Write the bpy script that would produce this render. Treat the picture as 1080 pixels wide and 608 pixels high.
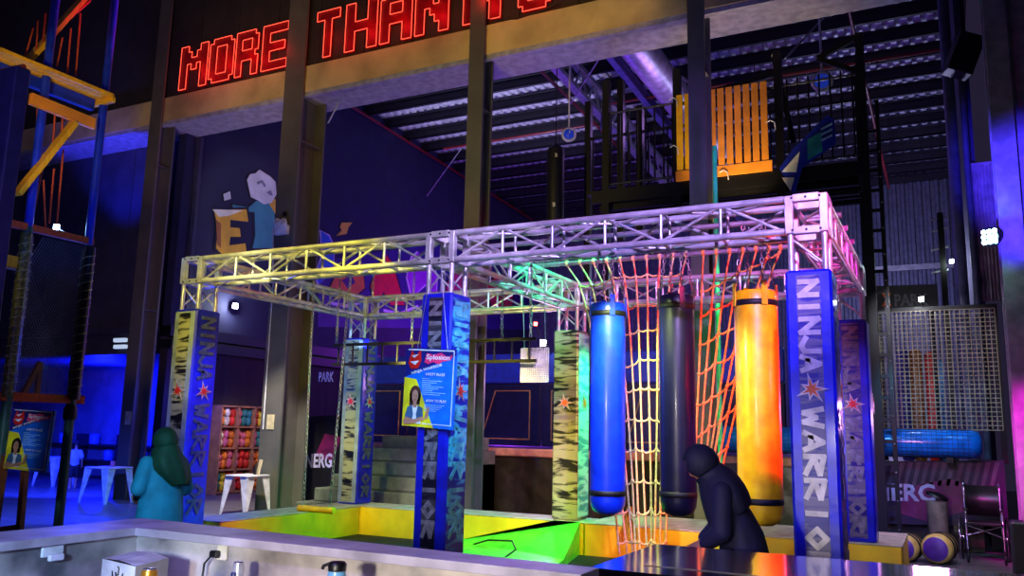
import bpy, bmesh, math, random
import numpy as np
from mathutils import Vector, Matrix
for o in list(bpy.data.objects): bpy.data.objects.remove(o)
S = bpy.context.scene; COL = S.collection
random.seed(7)
PI = math.pi
# ------------------------------------------------------------------ camera
F_PX = 886.144
CAM = np.array([0.0, 0.0, 1.7])
def basis(yaw, pit, roll):
    f = np.array([math.sin(yaw)*math.cos(pit), math.cos(yaw)*math.cos(pit), math.sin(pit)])
    r = np.array([math.cos(yaw), -math.sin(yaw), 0]); d = np.cross(f, r)
    c, s = math.cos(roll), math.sin(roll)
    return np.array([c*r+s*d, -s*r+c*d, f])
BM = basis(-.476297, .167147, -.021802)
cd = bpy.data.cameras.new('camera'); cam = bpy.data.objects.new('camera', cd); COL.objects.link(cam)
r_, d_, f_ = BM
cam.matrix_world = Matrix(((r_[0], -d_[0], -f_[0], CAM[0]), (r_[1], -d_[1], -f_[1], CAM[1]), (r_[2], -d_[2], -f_[2], CAM[2]), (0, 0, 0, 1)))
cd.sensor_width = 36; cd.sensor_fit = 'HORIZONTAL'; cd.lens = F_PX/1080*36; cd.clip_end = 200
S.camera = cam
# surveying helper: a sight line through the photograph met with a plane of the hall
def at(u, v, X=None, Y=None, Z=None):
    d = np.array([(u-540)/F_PX, (v-304)/F_PX, 1]) @ BM
    k = X/d[0] if X is not None else Y/d[1] if Y is not None else (Z-1.7)/d[2]
    return Vector(CAM+d*k)
# ------------------------------------------------------------------ world, exposure, lights
S.view_settings.view_transform = 'Standard'; S.view_settings.look = 'None'
S.view_settings.gamma = 1; S.view_settings.use_curve_mapping = False
S.view_settings.exposure = 0.35
w = bpy.data.worlds.new('world'); S.world = w; w.use_nodes = True
w.node_tree.nodes['Background'].inputs[0].default_value = (.16, .12, .30, 1)
w.node_tree.nodes['Background'].inputs[1].default_value = .075
def lamp(kind, loc, power, color, aim=None, size=.15, angle=50, blend=.6, sy=None):
    l = bpy.data.lights.new(kind.lower()+'_light', kind); l.energy = power; l.color = color
    if kind == 'AREA':
        l.shape = 'RECTANGLE'; l.size = size; l.size_y = sy or size
    else: l.shadow_soft_size = size
    if kind == 'SPOT': l.spot_size = math.radians(angle); l.spot_blend = blend
    o = bpy.data.objects.new(l.name, l); COL.objects.link(o); o.location = loc
    if aim is not None: o.rotation_euler = (Vector(aim)-Vector(loc)).to_track_quat('-Z', 'Y').to_euler()
    return o
LIGHTS = [  # no fixtures modelled; several spots are added to lift dim subjects
 # front hall
 ('SPOT', (-3.5, 1.5, 6.5), 2000, (1, .84, .12), dict(aim=(-7.6, 8, 3.6), angle=28)),        # yellow on the truss, left bay
 ('SPOT', (-8.5, 3.0, 6.0), 1000, (1, .85, .15), dict(aim=(-6.3, 11.3, .6), angle=34)),      # yellow into the back of the pit
 ('SPOT', (-7.0, 4.0, 5.0), 1900, (1, .88, .03), dict(aim=(-4.9, 11.2, 1.6), angle=15)),
 ('SPOT', (-9.5, 4.0, 4.5), 60, (1, .88, .25), dict(aim=(-8.7, 7.7, 1.9), angle=24)),
 ('SPOT', (-8.0, 4.0, 4.5), 90, (1, .86, .15), dict(aim=(-8.7, 11.2, 1.9), angle=20)),
 ('SPOT', (.5, 2.0, 5.6), 4200, (.52, .32, 1), dict(aim=(-2.6, 8, 3.66), angle=36)),          # violet on the truss, right bay
 ('SPOT', (-2.5, 2.0, 6.5), 1600, (.72, .62, 1), dict(aim=(-4.8, 7.8, 3.4), angle=20)),
 ('SPOT', (-.2, 3.2, 4.2), 1100, (.24, .19, 1), dict(aim=(-.95, 7.7, 2.1), angle=27)),
 ('SPOT', (1.6, 6.2, 4.4), 900, (1, .04, .22), dict(aim=(-.9, 8.6, 3.7), angle=34)),          # red and magenta on the right truss
 ('SPOT', (.8, 8.6, 4.4), 420, (1, .02, .6), dict(aim=(-1.0, 9.8, 3.75), angle=46)),
 ('SPOT', (.0, 8.33, 2.3), 820, (1, .006, .012), dict(aim=(-1.6, 9.02, 2.15), angle=60, blend=.3)),       # red on the yellow bag
 ('SPOT', (-5.3, 5.3, 2.9), 900, (1, .82, .25), dict(aim=(-1.72, 8.7, 1.95), angle=22)),       # amber on the yellow bag
 ('SPOT', (-2.7, 8.3, 3.3), 150, (.0, .10, 1), dict(aim=(-3.5, 9.3, 1.8), angle=60)),         # blue on the blue bag
 ('SPOT', (-5.2, 5.0, 3.4), 420, (.02, .42, 1), dict(aim=(-3.6, 9.2, 1.9), angle=13)),
 ('SPOT', (-3.7, 11.3, 2.9), 260, (.0, 1, .38), dict(aim=(-4.7, 11.4, 1.8), angle=95)),       # green
 ('SPOT', (-2.9, 9.7, 5.2), 1100, (.01, 1, .36), dict(aim=(-4.9, 10.2, 3.6), angle=46)),
 ('SPOT', (-3.6, 8.5, 3.4), 520, (.08, 1, .06), dict(aim=(-5.2, 10.4, .2), angle=36)),
 ('SPOT', (-2.2, 11.4, 4.6), 160, (.02, 1, .3), dict(aim=(-2.9, 12.2, 3.2), angle=60)),
 ('SPOT', (-3.15, 8.4, 3.4), 420, (.80, 1, .40), dict(aim=(-3.15, 10.1, 1.4), angle=75)),     # on the pale net
 ('SPOT', (-2.1, 8.4, 3.4), 100, (1, .75, .45), dict(aim=(-2.2, 10.1, 2.2), angle=60)),
 ('SPOT', (-1.5, 5.2, 4.6), 1000, (.03, .48, 1), dict(aim=(-4.7, 7.9, 2.1), angle=20)),
 ('SPOT', (-4.5, 6.0, 5.0), 1700, (.02, .08, 1), dict(aim=(-8.4, 7.9, 1.6), angle=22)),
 ('SPOT', (-4.4, 3.6, 4.2), 650, (.40, .44, 1), dict(aim=(-4.87, 7.6, 1.6), angle=19)),
 ('SPOT', (-17.0, 10.6, 3.1), 4200, (.012, .03, 1), dict(aim=(-19.6, 14.6, .2), angle=66)),   # blue wash, left
 ('POINT', (-21, 15.8, 2.6), 360, (.003, .006, 1), dict(size=.3)),
 ('POINT', (-11.8, 8.5, 2.8), 200, (.04, .1, 1), dict(size=.3)),
 ('SPOT', (-10.2, 10.5, 5.0), 1500, (1, .92, .82), dict(aim=(-12.2, 13.2, .1), angle=40)),
 ('SPOT', (-14.0, 14.4, 3.0), 120, (1, .85, .7), dict(aim=(-16.1, 16.2, 1.0), angle=50)),
 ('SPOT', (-7.0, 5.0, 5.5), 760, (1, .74, .16), dict(aim=(-8.5, 13, 9.1), angle=70)),        # warm on the fascia
 ('SPOT', (-4.0, 7.0, 6.0), 260, (1, .45, .12), dict(aim=(-5.6, 13, 9.1), angle=30)),
 ('SPOT', (-2.5, 10.5, 4.4), 170, (.30, .28, 1), dict(aim=(-5.5, 13.6, 8.7), angle=80)),      # violet under the soffit
 ('SPOT', (-17.6, 12.4, 5.2), 900, (.02, .03, 1), dict(aim=(-18.6, 13.6, 8.7), angle=60)),
 ('SPOT', (-2.0, 10.8, 4.3), 260, (.25, .10, 1), dict(aim=(-3.3, 12.9, 6.4), angle=30)),
 ('SPOT', (.0, 9.0, 3.0), 5200, (.06, .03, 1), dict(aim=(1.05, 13, 5.0), angle=24)),
 ('SPOT', (.2, 9.5, 3.6), 1500, (1, .0, .72), dict(aim=(1.15, 13, 1.4), angle=28)),
 ('SPOT', (-3.0, 1.2, 4.4), 380, (.34, .24, 1), dict(aim=(-2.9, 3.7, 1.0), angle=60)),        # counter
 ('SPOT', (-1.6, -.6, 1.7), 620, (1, .92, .80), dict(aim=(-2.4, 3.5, .8), angle=46)),
 ('SPOT', (-2.6, .2, 1.7), 420, (.34, .56, 1), dict(aim=(-4.3, 3.2, .8), angle=36)),
 ('SPOT', (-4.2, 1.6, 3.8), 760, (.18, .66, 1), dict(aim=(-6.9, 5.9, 1.1), angle=14)),
 ('SPOT', (-3.2, 2.6, 4.0), 260, (.35, .28, 1), dict(aim=(-1.4, 6.2, 1.2), angle=20)),
 ('SPOT', (-6.0, 2.0, 3.2), 520, (1, .74, .25), dict(aim=(-9.5, 6.2, 5.4), angle=22)),        # rope tower
 ('SPOT', (-7.0, 4.6, 2.6), 170, (.05, .16, 1), dict(aim=(-9.5, 6.4, 4.4), angle=36)),
 ('SPOT', (-8.0, 8.6, 6.4), 260, (1, .05, .5), dict(aim=(-9.5, 6.8, 7.4), angle=50)),
 ('SPOT', (-6.5, 2.4, 2.6), 220, (.55, .72, 1), dict(aim=(-9.1, 5.75, 1.4), angle=14)),
 ('SPOT', (-4.0, .6, 3.0), 200, (.30, .24, 1), dict(aim=(-7.0, 3.7, 3.6), angle=44)),
 ('SPOT', (.5, 7.2, 3.8), 520, (.30, .20, 1), dict(aim=(-.95, 11.2, 1.9), angle=24)),
 ('POINT', (-15.2, 14.2, 2.2), 60, (.015, .03, 1), dict(size=.2)),
 ('SPOT', (-9.0, 14.6, 7.0), 300, (1, .95, .85), dict(aim=(-16, 15.9, 7.0), angle=34)),
 ('SPOT', (-8.5, 11.2, 3.0), 150, (.25, .42, 1), dict(aim=(-11.7, 13.3, 4.6), angle=40)),
 ('SPOT', (-8.0, 9.0, 4.2), 90, (1, .95, .9), dict(aim=(-11.95, 12.85, 4.9), angle=9)),
 ('SPOT', (-6.5, 3.6, 2.4), 170, (1, .9, .3), dict(aim=(-9.56, 6.4, 2.9), angle=18)),
 ('SPOT', (.3, 10.2, 4.2), 220, (.7, .8, 1), dict(aim=(-.1, 13.0, 0), angle=44)),
 ('SPOT', (-5.6, 5.0, 4.4), 420, (1, .96, .80), dict(aim=(-7.7, 9.3, 2.1), angle=19)),
 ('SPOT', (-14.2, 8.4, 3.4), 1500, (.02, .05, 1), dict(aim=(-15.6, 10.0, 0), angle=88)),
 ('SPOT', (-11.0, 7.0, 4.0), 500, (1, .62, .45), dict(aim=(-16, 13, 11.5), angle=62)),
 ('SPOT', (-10.0, 6.5, 3.4), 420, (1, .58, .22), dict(aim=(-16.2, 12.9, 4.4), angle=26)),
 ('SPOT', (-6.6, 9.3, 2.6), 130, (1, .88, .2), dict(aim=(-6.6, 11.4, 3.66), angle=80)),
 # inner hall
 ('POINT', (-9, 20, 5.5), 270, (.05, .05, 1), dict(size=.5)),
 ('POINT', (-13.0, 25, 4.6), 480, (.34, .04, 1), dict(size=.5)),
 ('POINT', (-2.0, 27, 6.5), 480, (.50, .50, .95), dict(size=.5)),
 ('SPOT', (-11.5, 21, 6.5), 1000, (.70, .68, 1), dict(aim=(-11.8, 22.0, 11.8), angle=84)),
 ('POINT', (-5.0, 17.6, 8.6), 45, (.55, .28, 1), dict(size=.4)),
 ('SPOT', (-3.0, 13.3, 4.9), 190, (1, .72, .36), dict(aim=(-3.0, 14.1, 6.9), angle=75)),
 ('SPOT', (-.6, 12.0, 4.2), 190, (.85, .85, 1), dict(aim=(-.1, 15, 2.8), angle=46)),
 ('SPOT', (-.9, 12.2, 3.2), 130, (.15, .6, 1), dict(aim=(-.1, 14.6, 1.7), angle=50)),
 ('POINT', (-.3, 12.6, 2.0), 40, (.8, .35, .9), dict(size=.2)),
 ('POINT', (-6.5, 14.2, 2.6), 90, (.75, .4, 1), dict(size=.2)),
 ('SPOT', (-7.0, 4.5, 4.8), 1300, (1, .95, .4), dict(aim=(-8.8, 12.8, 1.2), angle=16)),
]
for k, loc, p, c, kw in LIGHTS: lamp(k, loc, p, c, **kw)
# ------------------------------------------------------------------ materials
def lin(c): return tuple(((x/12.92) if x <= .04045 else ((x+.055)/1.055)**2.4) for x in c)
MATS = {}
def mat(name, col, rough=.55, metal=0, noise=None, bump=None, emit=None, coat=0, col2=None, stretch=(1, 1, 1), trans=0, alpha=None):
    if name in MATS: return MATS[name]
    m = bpy.data.materials.new(name); m.use_nodes = True; nt = m.node_tree; N = nt.nodes; L = nt.links
    b = N['Principled BSDF']; c = (*lin(col), 1)
    b.inputs['Base Color'].default_value = c; b.inputs['Roughness'].default_value = rough; b.inputs['Metallic'].default_value = metal
    if coat: b.inputs['Coat Weight'].default_value = coat; b.inputs['Coat Roughness'].default_value = .12
    if trans: b.inputs['Transmission Weight'].default_value = trans
    if emit:
        b.inputs['Emission Color'].default_value = (*emit[0], 1); b.inputs['Emission Strength'].default_value = emit[1]
    sc = (noise or (6, .25))
    tc = N.new('ShaderNodeTexCoord'); mp = N.new('ShaderNodeMapping'); mp.inputs['Scale'].default_value = stretch
    nz = N.new('ShaderNodeTexNoise'); nz.inputs['Scale'].default_value = sc[0]; nz.inputs['Detail'].default_value = 5
    L.new(tc.outputs['Object'], mp.inputs[0]); L.new(mp.outputs[0], nz.inputs['Vector'])
    rp = N.new('ShaderNodeValToRGB'); rp.color_ramp.elements[0].position = .35; rp.color_ramp.elements[1].position = .68
    a = sc[1]
    if col2: c0, c1 = (*lin(col2), 1), c
    else: c0, c1 = tuple(x*(1-a) for x in c[:3])+(1,), tuple(min(1, x*(1+a)) for x in c[:3])+(1,)
    rp.color_ramp.elements[0].color = c0; rp.color_ramp.elements[1].color = c1
    L.new(nz.outputs['Fac'], rp.inputs[0]); L.new(rp.outputs[0], b.inputs['Base Color'])
    if bump:
        n2 = N.new('ShaderNodeTexNoise'); n2.inputs['Scale'].default_value = bump[0]; n2.inputs['Detail'].default_value = 3
        L.new(mp.outputs[0], n2.inputs['Vector'])
        bp = N.new('ShaderNodeBump'); bp.inputs['Strength'].default_value = bump[1]; bp.inputs['Distance'].default_value = .02
        L.new(n2.outputs['Fac'], bp.inputs['Height']); L.new(bp.outputs[0], b.inputs['Normal'])
    MATS[name] = m; return m
def slash_mat(name, light, dark, scale=(1.6, 1.6, 9), thr=.5, rough=.35):
    """torn diagonal brush strokes printed on vinyl"""
    if name in MATS: return MATS[name]
    m = bpy.data.materials.new(name); m.use_nodes = True; nt = m.node_tree; N = nt.nodes; L = nt.links; b = N['Principled BSDF']
    tc = N.new('ShaderNodeTexCoord'); mp = N.new('ShaderNodeMapping'); mp.inputs['Scale'].default_value = scale; mp.inputs['Rotation'].default_value = (.45, .5, .2)
    nz = N.new('ShaderNodeTexNoise'); nz.inputs['Scale'].default_value = 1.6; nz.inputs['Detail'].default_value = 6; nz.inputs['Distortion'].default_value = .6
    rp = N.new('ShaderNodeValToRGB'); e = rp.color_ramp.elements
    e[0].position = thr-.06; e[0].color = (*lin(dark), 1); e[1].position = thr+.05; e[1].color = (*lin(light), 1)
    L.new(tc.outputs['Object'], mp.inputs[0]); L.new(mp.outputs[0], nz.inputs['Vector']); L.new(nz.outputs['Fac'], rp.inputs[0])
    L.new(rp.outputs[0], b.inputs['Base Color']); b.inputs['Roughness'].default_value = rough
    bp = N.new('ShaderNodeBump'); bp.inputs['Strength'].default_value = .25; bp.inputs['Distance'].default_value = .02
    L.new(nz.outputs['Fac'], bp.inputs['Height']); L.new(bp.outputs[0], b.inputs['Normal'])
    MATS[name] = m; return m
def floor_mat():
    m = bpy.data.materials.new('wood plank floor'); m.use_nodes = True; nt = m.node_tree; N = nt.nodes; L = nt.links; b = N['Principled BSDF']
    tc = N.new('ShaderNodeTexCoord'); br = N.new('ShaderNodeTexBrick')
    br.inputs['Scale'].default_value = 1; br.inputs['Brick Width'].default_value = 1.2; br.inputs['Row Height'].default_value = .18
    br.inputs['Mortar Size'].default_value = .006; br.inputs['Color1'].default_value = (.16, .155, .15, 1); br.inputs['Color2'].default_value = (.24, .235, .23, 1)
    br.inputs['Mortar'].default_value = (.05, .05, .05, 1)
    mp = N.new('ShaderNodeMapping'); mp.inputs['Scale'].default_value = (1, 9, 1); nz = N.new('ShaderNodeTexNoise'); nz.inputs['Scale'].default_value = 3; nz.inputs['Detail'].default_value = 6
    mx = N.new('ShaderNodeMix'); mx.data_type = 'RGBA'; mx.blend_type = 'MULTIPLY'; mx.inputs[0].default_value = .5
    L.new(tc.outputs['Object'], br.inputs['Vector']); L.new(tc.outputs['Object'], mp.inputs[0]); L.new(mp.outputs[0], nz.inputs['Vector'])
    L.new(br.outputs['Color'], mx.inputs[6]); L.new(nz.outputs['Fac'], mx.inputs[7]); L.new(mx.outputs[2], b.inputs['Base Color'])
    b.inputs['Roughness'].default_value = .38
    return m
NAVY = mat('navy painted wall', (.125, .125, .26), .8, noise=(2, .15))
DARKWALL = mat('charcoal panel', (.16, .14, .14), .75, noise=(3, .2))
BLACKM = mat('black steel', (.045, .045, .055), .45, .3)
BLACKV = mat('black vinyl', (.05, .05, .05), .4, bump=(5, .5))
ALU = mat('aluminium tube', (.80, .80, .82), .32, .55)
STEEL = mat('galvanised steel', (.62, .62, .66), .4, .6)
DECKM = mat('roof deck steel', (.74, .74, .78), .5, .3)
PURLIN = mat('dark purlin steel', (.12, .11, .16), .6, .2)
GREYCOL = mat('grey painted steel', (.34, .33, .30), .55, noise=(3, .12))
FASCIA = mat('cream fascia board', (.74, .66, .44), .6, noise=(1.2, .3))
SOFFIT = mat('pale soffit', (.60, .58, .62), .6)
BLUEV = mat('blue vinyl', (.07, .10, .72), .35, bump=(7, .25), coat=.2)
BLUEV2 = mat('royal blue vinyl', (.04, .22, .90), .35, bump=(6, .15), coat=.2)
NAVYV = mat('navy vinyl', (.06, .06, .16), .35, bump=(6, .15), coat=.2)
ORANGEV = mat('orange yellow vinyl', (1.0, .76, .05), .38, bump=(6, .12), coat=.2)
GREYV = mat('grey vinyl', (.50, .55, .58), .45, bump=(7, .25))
YELV = mat('yellow vinyl', (.93, .78, .08), .45, bump=(3, .2), noise=(3, .12))
GREENLITV = mat('green lit vinyl', (.30, .85, .18), .4, bump=(3, .2))  # green stage light put into the cushion's colour
STRAP = mat('black webbing', (.03, .03, .035), .6)
SILVERP = mat('silver print', (.72, .70, .66), .35, .2, noise=(9, .3))
SLASH_BLUE = slash_mat('grey slashes on blue', (.40, .38, .46), (.10, .08, .46))
SLASH_YELLOWLIT = slash_mat('yellow lit silver slashes on black', (.58, .58, .44), (.05, .05, .08), (1.8, 1.8, 10), .48)  # silver print toned olive, the yellow light put into its colour
SLASH_CYANLIT = slash_mat('cyan lit slashes on blue', (.30, .75, .85), (.05, .12, .60), (1.6, 1.6, 7), .55)  # cyan light from the right put into the print's colour
SLASH_DARK = slash_mat('dark band print', (.22, .22, .26), (.06, .06, .14), (1.6, 1.6, 8), .5)
REDP = mat('red print', (.85, .12, .08), .4)
ORANGEP = mat('orange print', (.92, .40, .08), .4)
WHITEP = mat('white print', (.90, .90, .92), .4)
CHAINM = mat('steel chain', (.66, .66, .68), .3, .8)
ROPE = mat('tan rope', (.82, .80, .52), .85, noise=(30, .2))
ORROPE = mat('orange rope', (.75, .28, .08), .8, noise=(30, .2))
YELB = mat('yellow painted board', (.92, .68, .10), .5, noise=(4, .15), stretch=(1, 6, 1))
ORB = mat('orange painted board', (.90, .56, .16), .5, noise=(4, .15))
BLUEP = mat('blue painted steel', (.08, .20, .72), .4, .1)
CONC = mat('marbled concrete laminate', (.80, .76, .72), .5, noise=(2.6, .6), col2=(.36, .35, .36))
CONCTOP = mat('pale concrete edge', (.66, .64, .66), .45, noise=(5, .3))
PLASTW = mat('white plastic', (.86, .86, .86), .4)
PLASTB = mat('black plastic', (.03, .03, .035), .4)
SKIN = mat('skin', (.72, .50, .38), .55)
DARKHAIR = mat('dark hair', (.06, .045, .04), .5)
WHITEMET = mat('white powder coated metal', (.85, .85, .86), .4)
# ------------------------------------------------------------------ mesh building
class MB:
    def __init__(s): s.v = []; s.f = []; s.sm = []
    def add(s, vs, fs, smooth=False):
        b = len(s.v); s.v += [Vector(x) for x in vs]
        for f in fs: s.f.append([b+i for i in f]); s.sm.append(smooth)
        return s
    def box(s, c, size, ux=(1, 0, 0), uy=(0, 1, 0), uz=(0, 0, 1)):
        c = Vector(c); ux, uy, uz = [Vector(a)*(h/2) for a, h in zip((ux, uy, uz), size)]
        vs = [c+ux*x+uy*y+uz*z for x, y, z in ((-1, -1, -1), (1, -1, -1), (1, 1, -1), (-1, 1, -1), (-1, -1, 1), (1, -1, 1), (1, 1, 1), (-1, 1, 1))]
        return s.add(vs, [(3, 2, 1, 0), (4, 5, 6, 7), (0, 1, 5, 4), (1, 2, 6, 5), (2, 3, 7, 6), (3, 0, 4, 7)])
    def bb(s, x0, x1, y0, y1, z0, z1): return s.box(((x0+x1)/2, (y0+y1)/2, (z0+z1)/2), (x1-x0, y1-y0, z1-z0))
    def cbox(s, x0, x1, y0, y1, z0, z1, b=.02):
        """box with chamfered vertical and top edges"""
        def ring(i, z): return [(x0+i+b, y0+i, z), (x1-i-b, y0+i, z), (x1-i, y0+i+b, z), (x1-i, y1-i-b, z), (x1-i-b, y1-i, z), (x0+i+b, y1-i, z), (x0+i, y1-i-b, z), (x0+i, y0+i+b, z)]
        vs = ring(b*.7, z0)+ring(0, z0+b)+ring(0, z1-b)+ring(b*.7, z1); fs = [tuple(range(7, -1, -1)), tuple(range(24, 32))]
        for k in range(3):
            for i in range(8): j = (i+1) % 8; fs.append((k*8+i, k*8+j, k*8+8+j, k*8+8+i))
        return s.add(vs, fs)
    def bar(s, p, q, w, h, up=(0, 0, 1)):
        p, q = Vector(p), Vector(q); d = q-p; L = d.length; d.normalize(); u = Vector(up)
        if abs(d.dot(u)) > .98: u = Vector((0, 1, 0))
        x = d.cross(u).normalized(); z = x.cross(d)
        return s.box((p+q)/2, (w, L, h), x, d, z)
    def tube(s, pts, r, seg=8, closed=False, cap=True):
        pts = [Vector(p) for p in pts]; n = len(pts); rs = r if isinstance(r, (list, tuple)) else [r]*n
        vs = []; prev = None
        for i, p in enumerate(pts):
            a = pts[(i-1) % n] if (closed or i > 0) else p; c = pts[(i+1) % n] if (closed or i < n-1) else p
            t = (c-a).normalized() if (c-a).length > 1e-9 else Vector((0, 0, 1))
            if prev is None:
                u = Vector((0, 0, 1)) if abs(t.z) < .9 else Vector((1, 0, 0)); x = t.cross(u).normalized()
            else: x = (prev-t*prev.dot(t)).normalized()
            prev = x; y = t.cross(x)
            vs += [p+(x*math.cos(2*PI*k/seg)+y*math.sin(2*PI*k/seg))*rs[i] for k in range(seg)]
        fs = []
        for i in range(n if closed else n-1):
            j = (i+1) % n
            for k in range(seg): l = (k+1) % seg; fs.append((i*seg+k, i*seg+l, j*seg+l, j*seg+k))
        s.add(vs, fs, True)
        if cap and not closed: s.add(vs[:seg], [tuple(range(seg-1, -1, -1))]); s.add(vs[-seg:], [tuple(range(seg))])
        return s
    def lathe(s, prof, o=(0, 0, 0), seg=24, ax=(0, 0, 1), smooth=True):
        a = Vector(ax).normalized(); u = Vector((1, 0, 0)) if abs(a.x) < .9 else Vector((0, 1, 0)); x = a.cross(u).normalized(); y = a.cross(x); o = Vector(o); vs = []; fs = []
        for r, z in prof: vs += [o+a*z+(x*math.cos(2*PI*k/seg)+y*math.sin(2*PI*k/seg))*r for k in range(seg)]
        for i in range(len(prof)-1):
            for k in range(seg): l = (k+1) % seg; fs.append((i*seg+k, i*seg+l, i*seg+seg+l, i*seg+seg+k))
        s.add(vs, fs, smooth)
        s.add(vs[:seg], [tuple(range(seg-1, -1, -1))]); s.add(vs[-seg:], [tuple(range(seg))]); return s
    def loft(s, rings, cap=True, smooth=True):
        n = len(rings[0]); vs = [p for r in rings for p in r]; fs = []
        for i in range(len(rings)-1):
            for k in range(n): l = (k+1) % n; fs.append((i*n+k, i*n+l, i*n+n+l, i*n+n+k))
        s.add(vs, fs, smooth)
        if cap: s.add(rings[0], [tuple(range(n-1, -1, -1))]); s.add(rings[-1], [tuple(range(n))])
        return s
    def prism(s, poly, o, ux, uy, depth):
        """flat outline in the plane (ux, uy) at o, given a thickness along the normal"""
        o, ux, uy = Vector(o), Vector(ux), Vector(uy); nn = ux.cross(uy).normalized()*depth; n = len(poly)
        A = [o+ux*x+uy*y for x, y in poly]; B = [p+nn for p in A]
        return s.add(A+B, [tuple(range(n-1, -1, -1)), tuple(range(n, 2*n))]+[(i, (i+1) % n, n+(i+1) % n, n+i) for i in range(n)])
    def ball(s, c, r, seg=12, rings=8):
        r = (r, r, r) if not isinstance(r, (tuple, list)) else r; c = Vector(c)
        R = [[c+Vector((r[0]*math.sin(a)*math.cos(2*PI*k/seg), r[1]*math.sin(a)*math.sin(2*PI*k/seg), -r[2]*math.cos(a))) for k in range(seg)] for a in [PI*(i+.02)/(rings+.04) for i in range(rings+1)]]
        return s.loft(R)
    def stroke(s, pts, o, ux, uy, w, depth):
        """flat ribbon lettering stroke"""
        for q_, (a, b) in enumerate(zip(pts, pts[1:])):
            a, b = Vector(a), Vector(b); depth += .0009; d = (b-a).normalized(); n = Vector((-d.y, d.x))*w/2; e = d*w*.35
            s.prism([tuple(a-e-n), tuple(b+e-n), tuple(b+e+n), tuple(a-e+n)], o, ux, uy, depth)
        return s
    def build(s, name, m, parent=None, remesh=None, bevel=None):
        off = origin(parent); me = bpy.data.meshes.new(name); me.from_pydata([v-off for v in s.v], [], s.f)
        me.polygons.foreach_set('use_smooth', s.sm); me.materials.append(m); me.update()
        o = bpy.data.objects.new(name, me); COL.objects.link(o)
        if parent is not None: o.parent = parent
        if remesh:
            md = o.modifiers.new('r', 'REMESH'); md.mode = 'VOXEL'; md.voxel_size = remesh; md.use_smooth_shade = True
            ms = o.modifiers.new('s', 'SMOOTH'); ms.iterations = 4; ms.factor = .5
        if bevel:
            md = o.modifiers.new('b', 'BEVEL'); md.width = bevel; md.segments = 2; md.limit_method = 'ANGLE'
        return o
def origin(p):
    v = Vector((0, 0, 0))
    while p is not None: v = v+p.location; p = p.parent
    return v
def tag(o, label=None, cat=None, group=None, kind=None):
    for k, v in (('label', label), ('category', cat), ('group', group), ('kind', kind)):
        if v: o[k] = v
    return o
def thing(name, label, cat, loc=(0, 0, 0), group=None):
    o = bpy.data.objects.new(name, None); COL.objects.link(o); o.location = loc; o.empty_display_size = .1
    return tag(o, label, cat, group)
def struct(name, mb, m, label=None):
    return tag(mb.build(name, m), label, None, None, 'structure')
def part_label(o, l): o['label'] = l; return o
def copy_tree(o, parent=None):
    c = o.copy(); COL.objects.link(c); c.parent = parent
    for ch in list(o.children): copy_tree(ch, c)
    return c
def text(body, name, m, parent, o, ux, uy, height, width=None, depth=.004, bold=0):
    """lettering laid in the plane (ux, uy) at o, fitted to a height and width"""
    cu = bpy.data.curves.new('t', 'FONT'); cu.body = body; cu.size = 1; cu.extrude = 0; cu.offset = bold; cu.resolution_u = 2
    t = bpy.data.objects.new('t', cu); COL.objects.link(t)
    me = t.to_mesh(); pts = [v.co.copy() for v in me.vertices]; fs = [tuple(p.vertices) for p in me.polygons]; t.to_mesh_clear()
    bpy.data.objects.remove(t); bpy.data.curves.remove(cu)
    xs = [p.x for p in pts]; ys = [p.y for p in pts]; x0, y0 = min(xs), min(ys); sy = height/(max(ys)-y0); sx = width/(max(xs)-x0) if width else sy
    o, ux, uy = Vector(o), Vector(ux).normalized(), Vector(uy).normalized(); n = ux.cross(uy).normalized()*depth
    mb = MB(); mb.add([o+ux*((p.x-x0)*sx)+uy*((p.y-y0)*sy)+n for p in pts], fs)
    return mb.build(name, m, parent)
# ================================================================== STRUCTURE
FLOOR = floor_mat()
struct('floor', MB().bb(-34, 8, -5, 34, -.12, 0), FLOOR, 'grey wood plank floor of the hall')
XL = -16.1
wl = MB().bb(XL-.25, XL, 13.75, 33.2, 3.95, 12.6)
struct('wall_left', wl, NAVY, 'tall dark navy side wall with painted mural')
struct('wall_left_lower', MB().bb(XL-.25, XL, 13.75, 33.2, 0, 3.4), mat('brown black curtain wall', (.16, .12, .13), .8, noise=(7, .3), stretch=(1, 1, .05)))
struct('trim_1', MB().bb(XL-.3, XL+.12, 13.75, 33.2, 3.4, 3.62).bb(XL-.3, XL+.05, 13.75, 33.2, 3.7, 3.95), BLACKM)
# corrugated rear wall
mb = MB(); x = -16.3; up = True; prof = []
while x < 1.0:
    prof += [(x, 33.0), (x+.10, 33.0), (x+.14, 32.93), (x+.24, 32.93)]; x += .28
n = len(prof)
mb.add([(a, b, 0) for a, b in prof]+[(a, b, 11.6) for a, b in prof], [(i, i+1, n+i+1, n+i) for i in range(n-1)])
struct('wall_back', mb, mat('corrugated cladding', (.36, .37, .46), .5, .2), 'corrugated metal rear wall')
struct('trim_2', MB().bb(-16, .9, 32.8, 32.93, 7.66, 7.86), STEEL)
mb = MB(); y = 15.9
while y < 33: mb.bb(.52, .68, y, y+.34, 0, 12.2); mb.bb(.58, .68, y+.34, y+.42, 0, 12.2); y += .42
struct('wall_right', mb, mat('dark blue cladding', (.15, .15, .28), .6), 'dark blue ribbed side wall')
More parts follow.
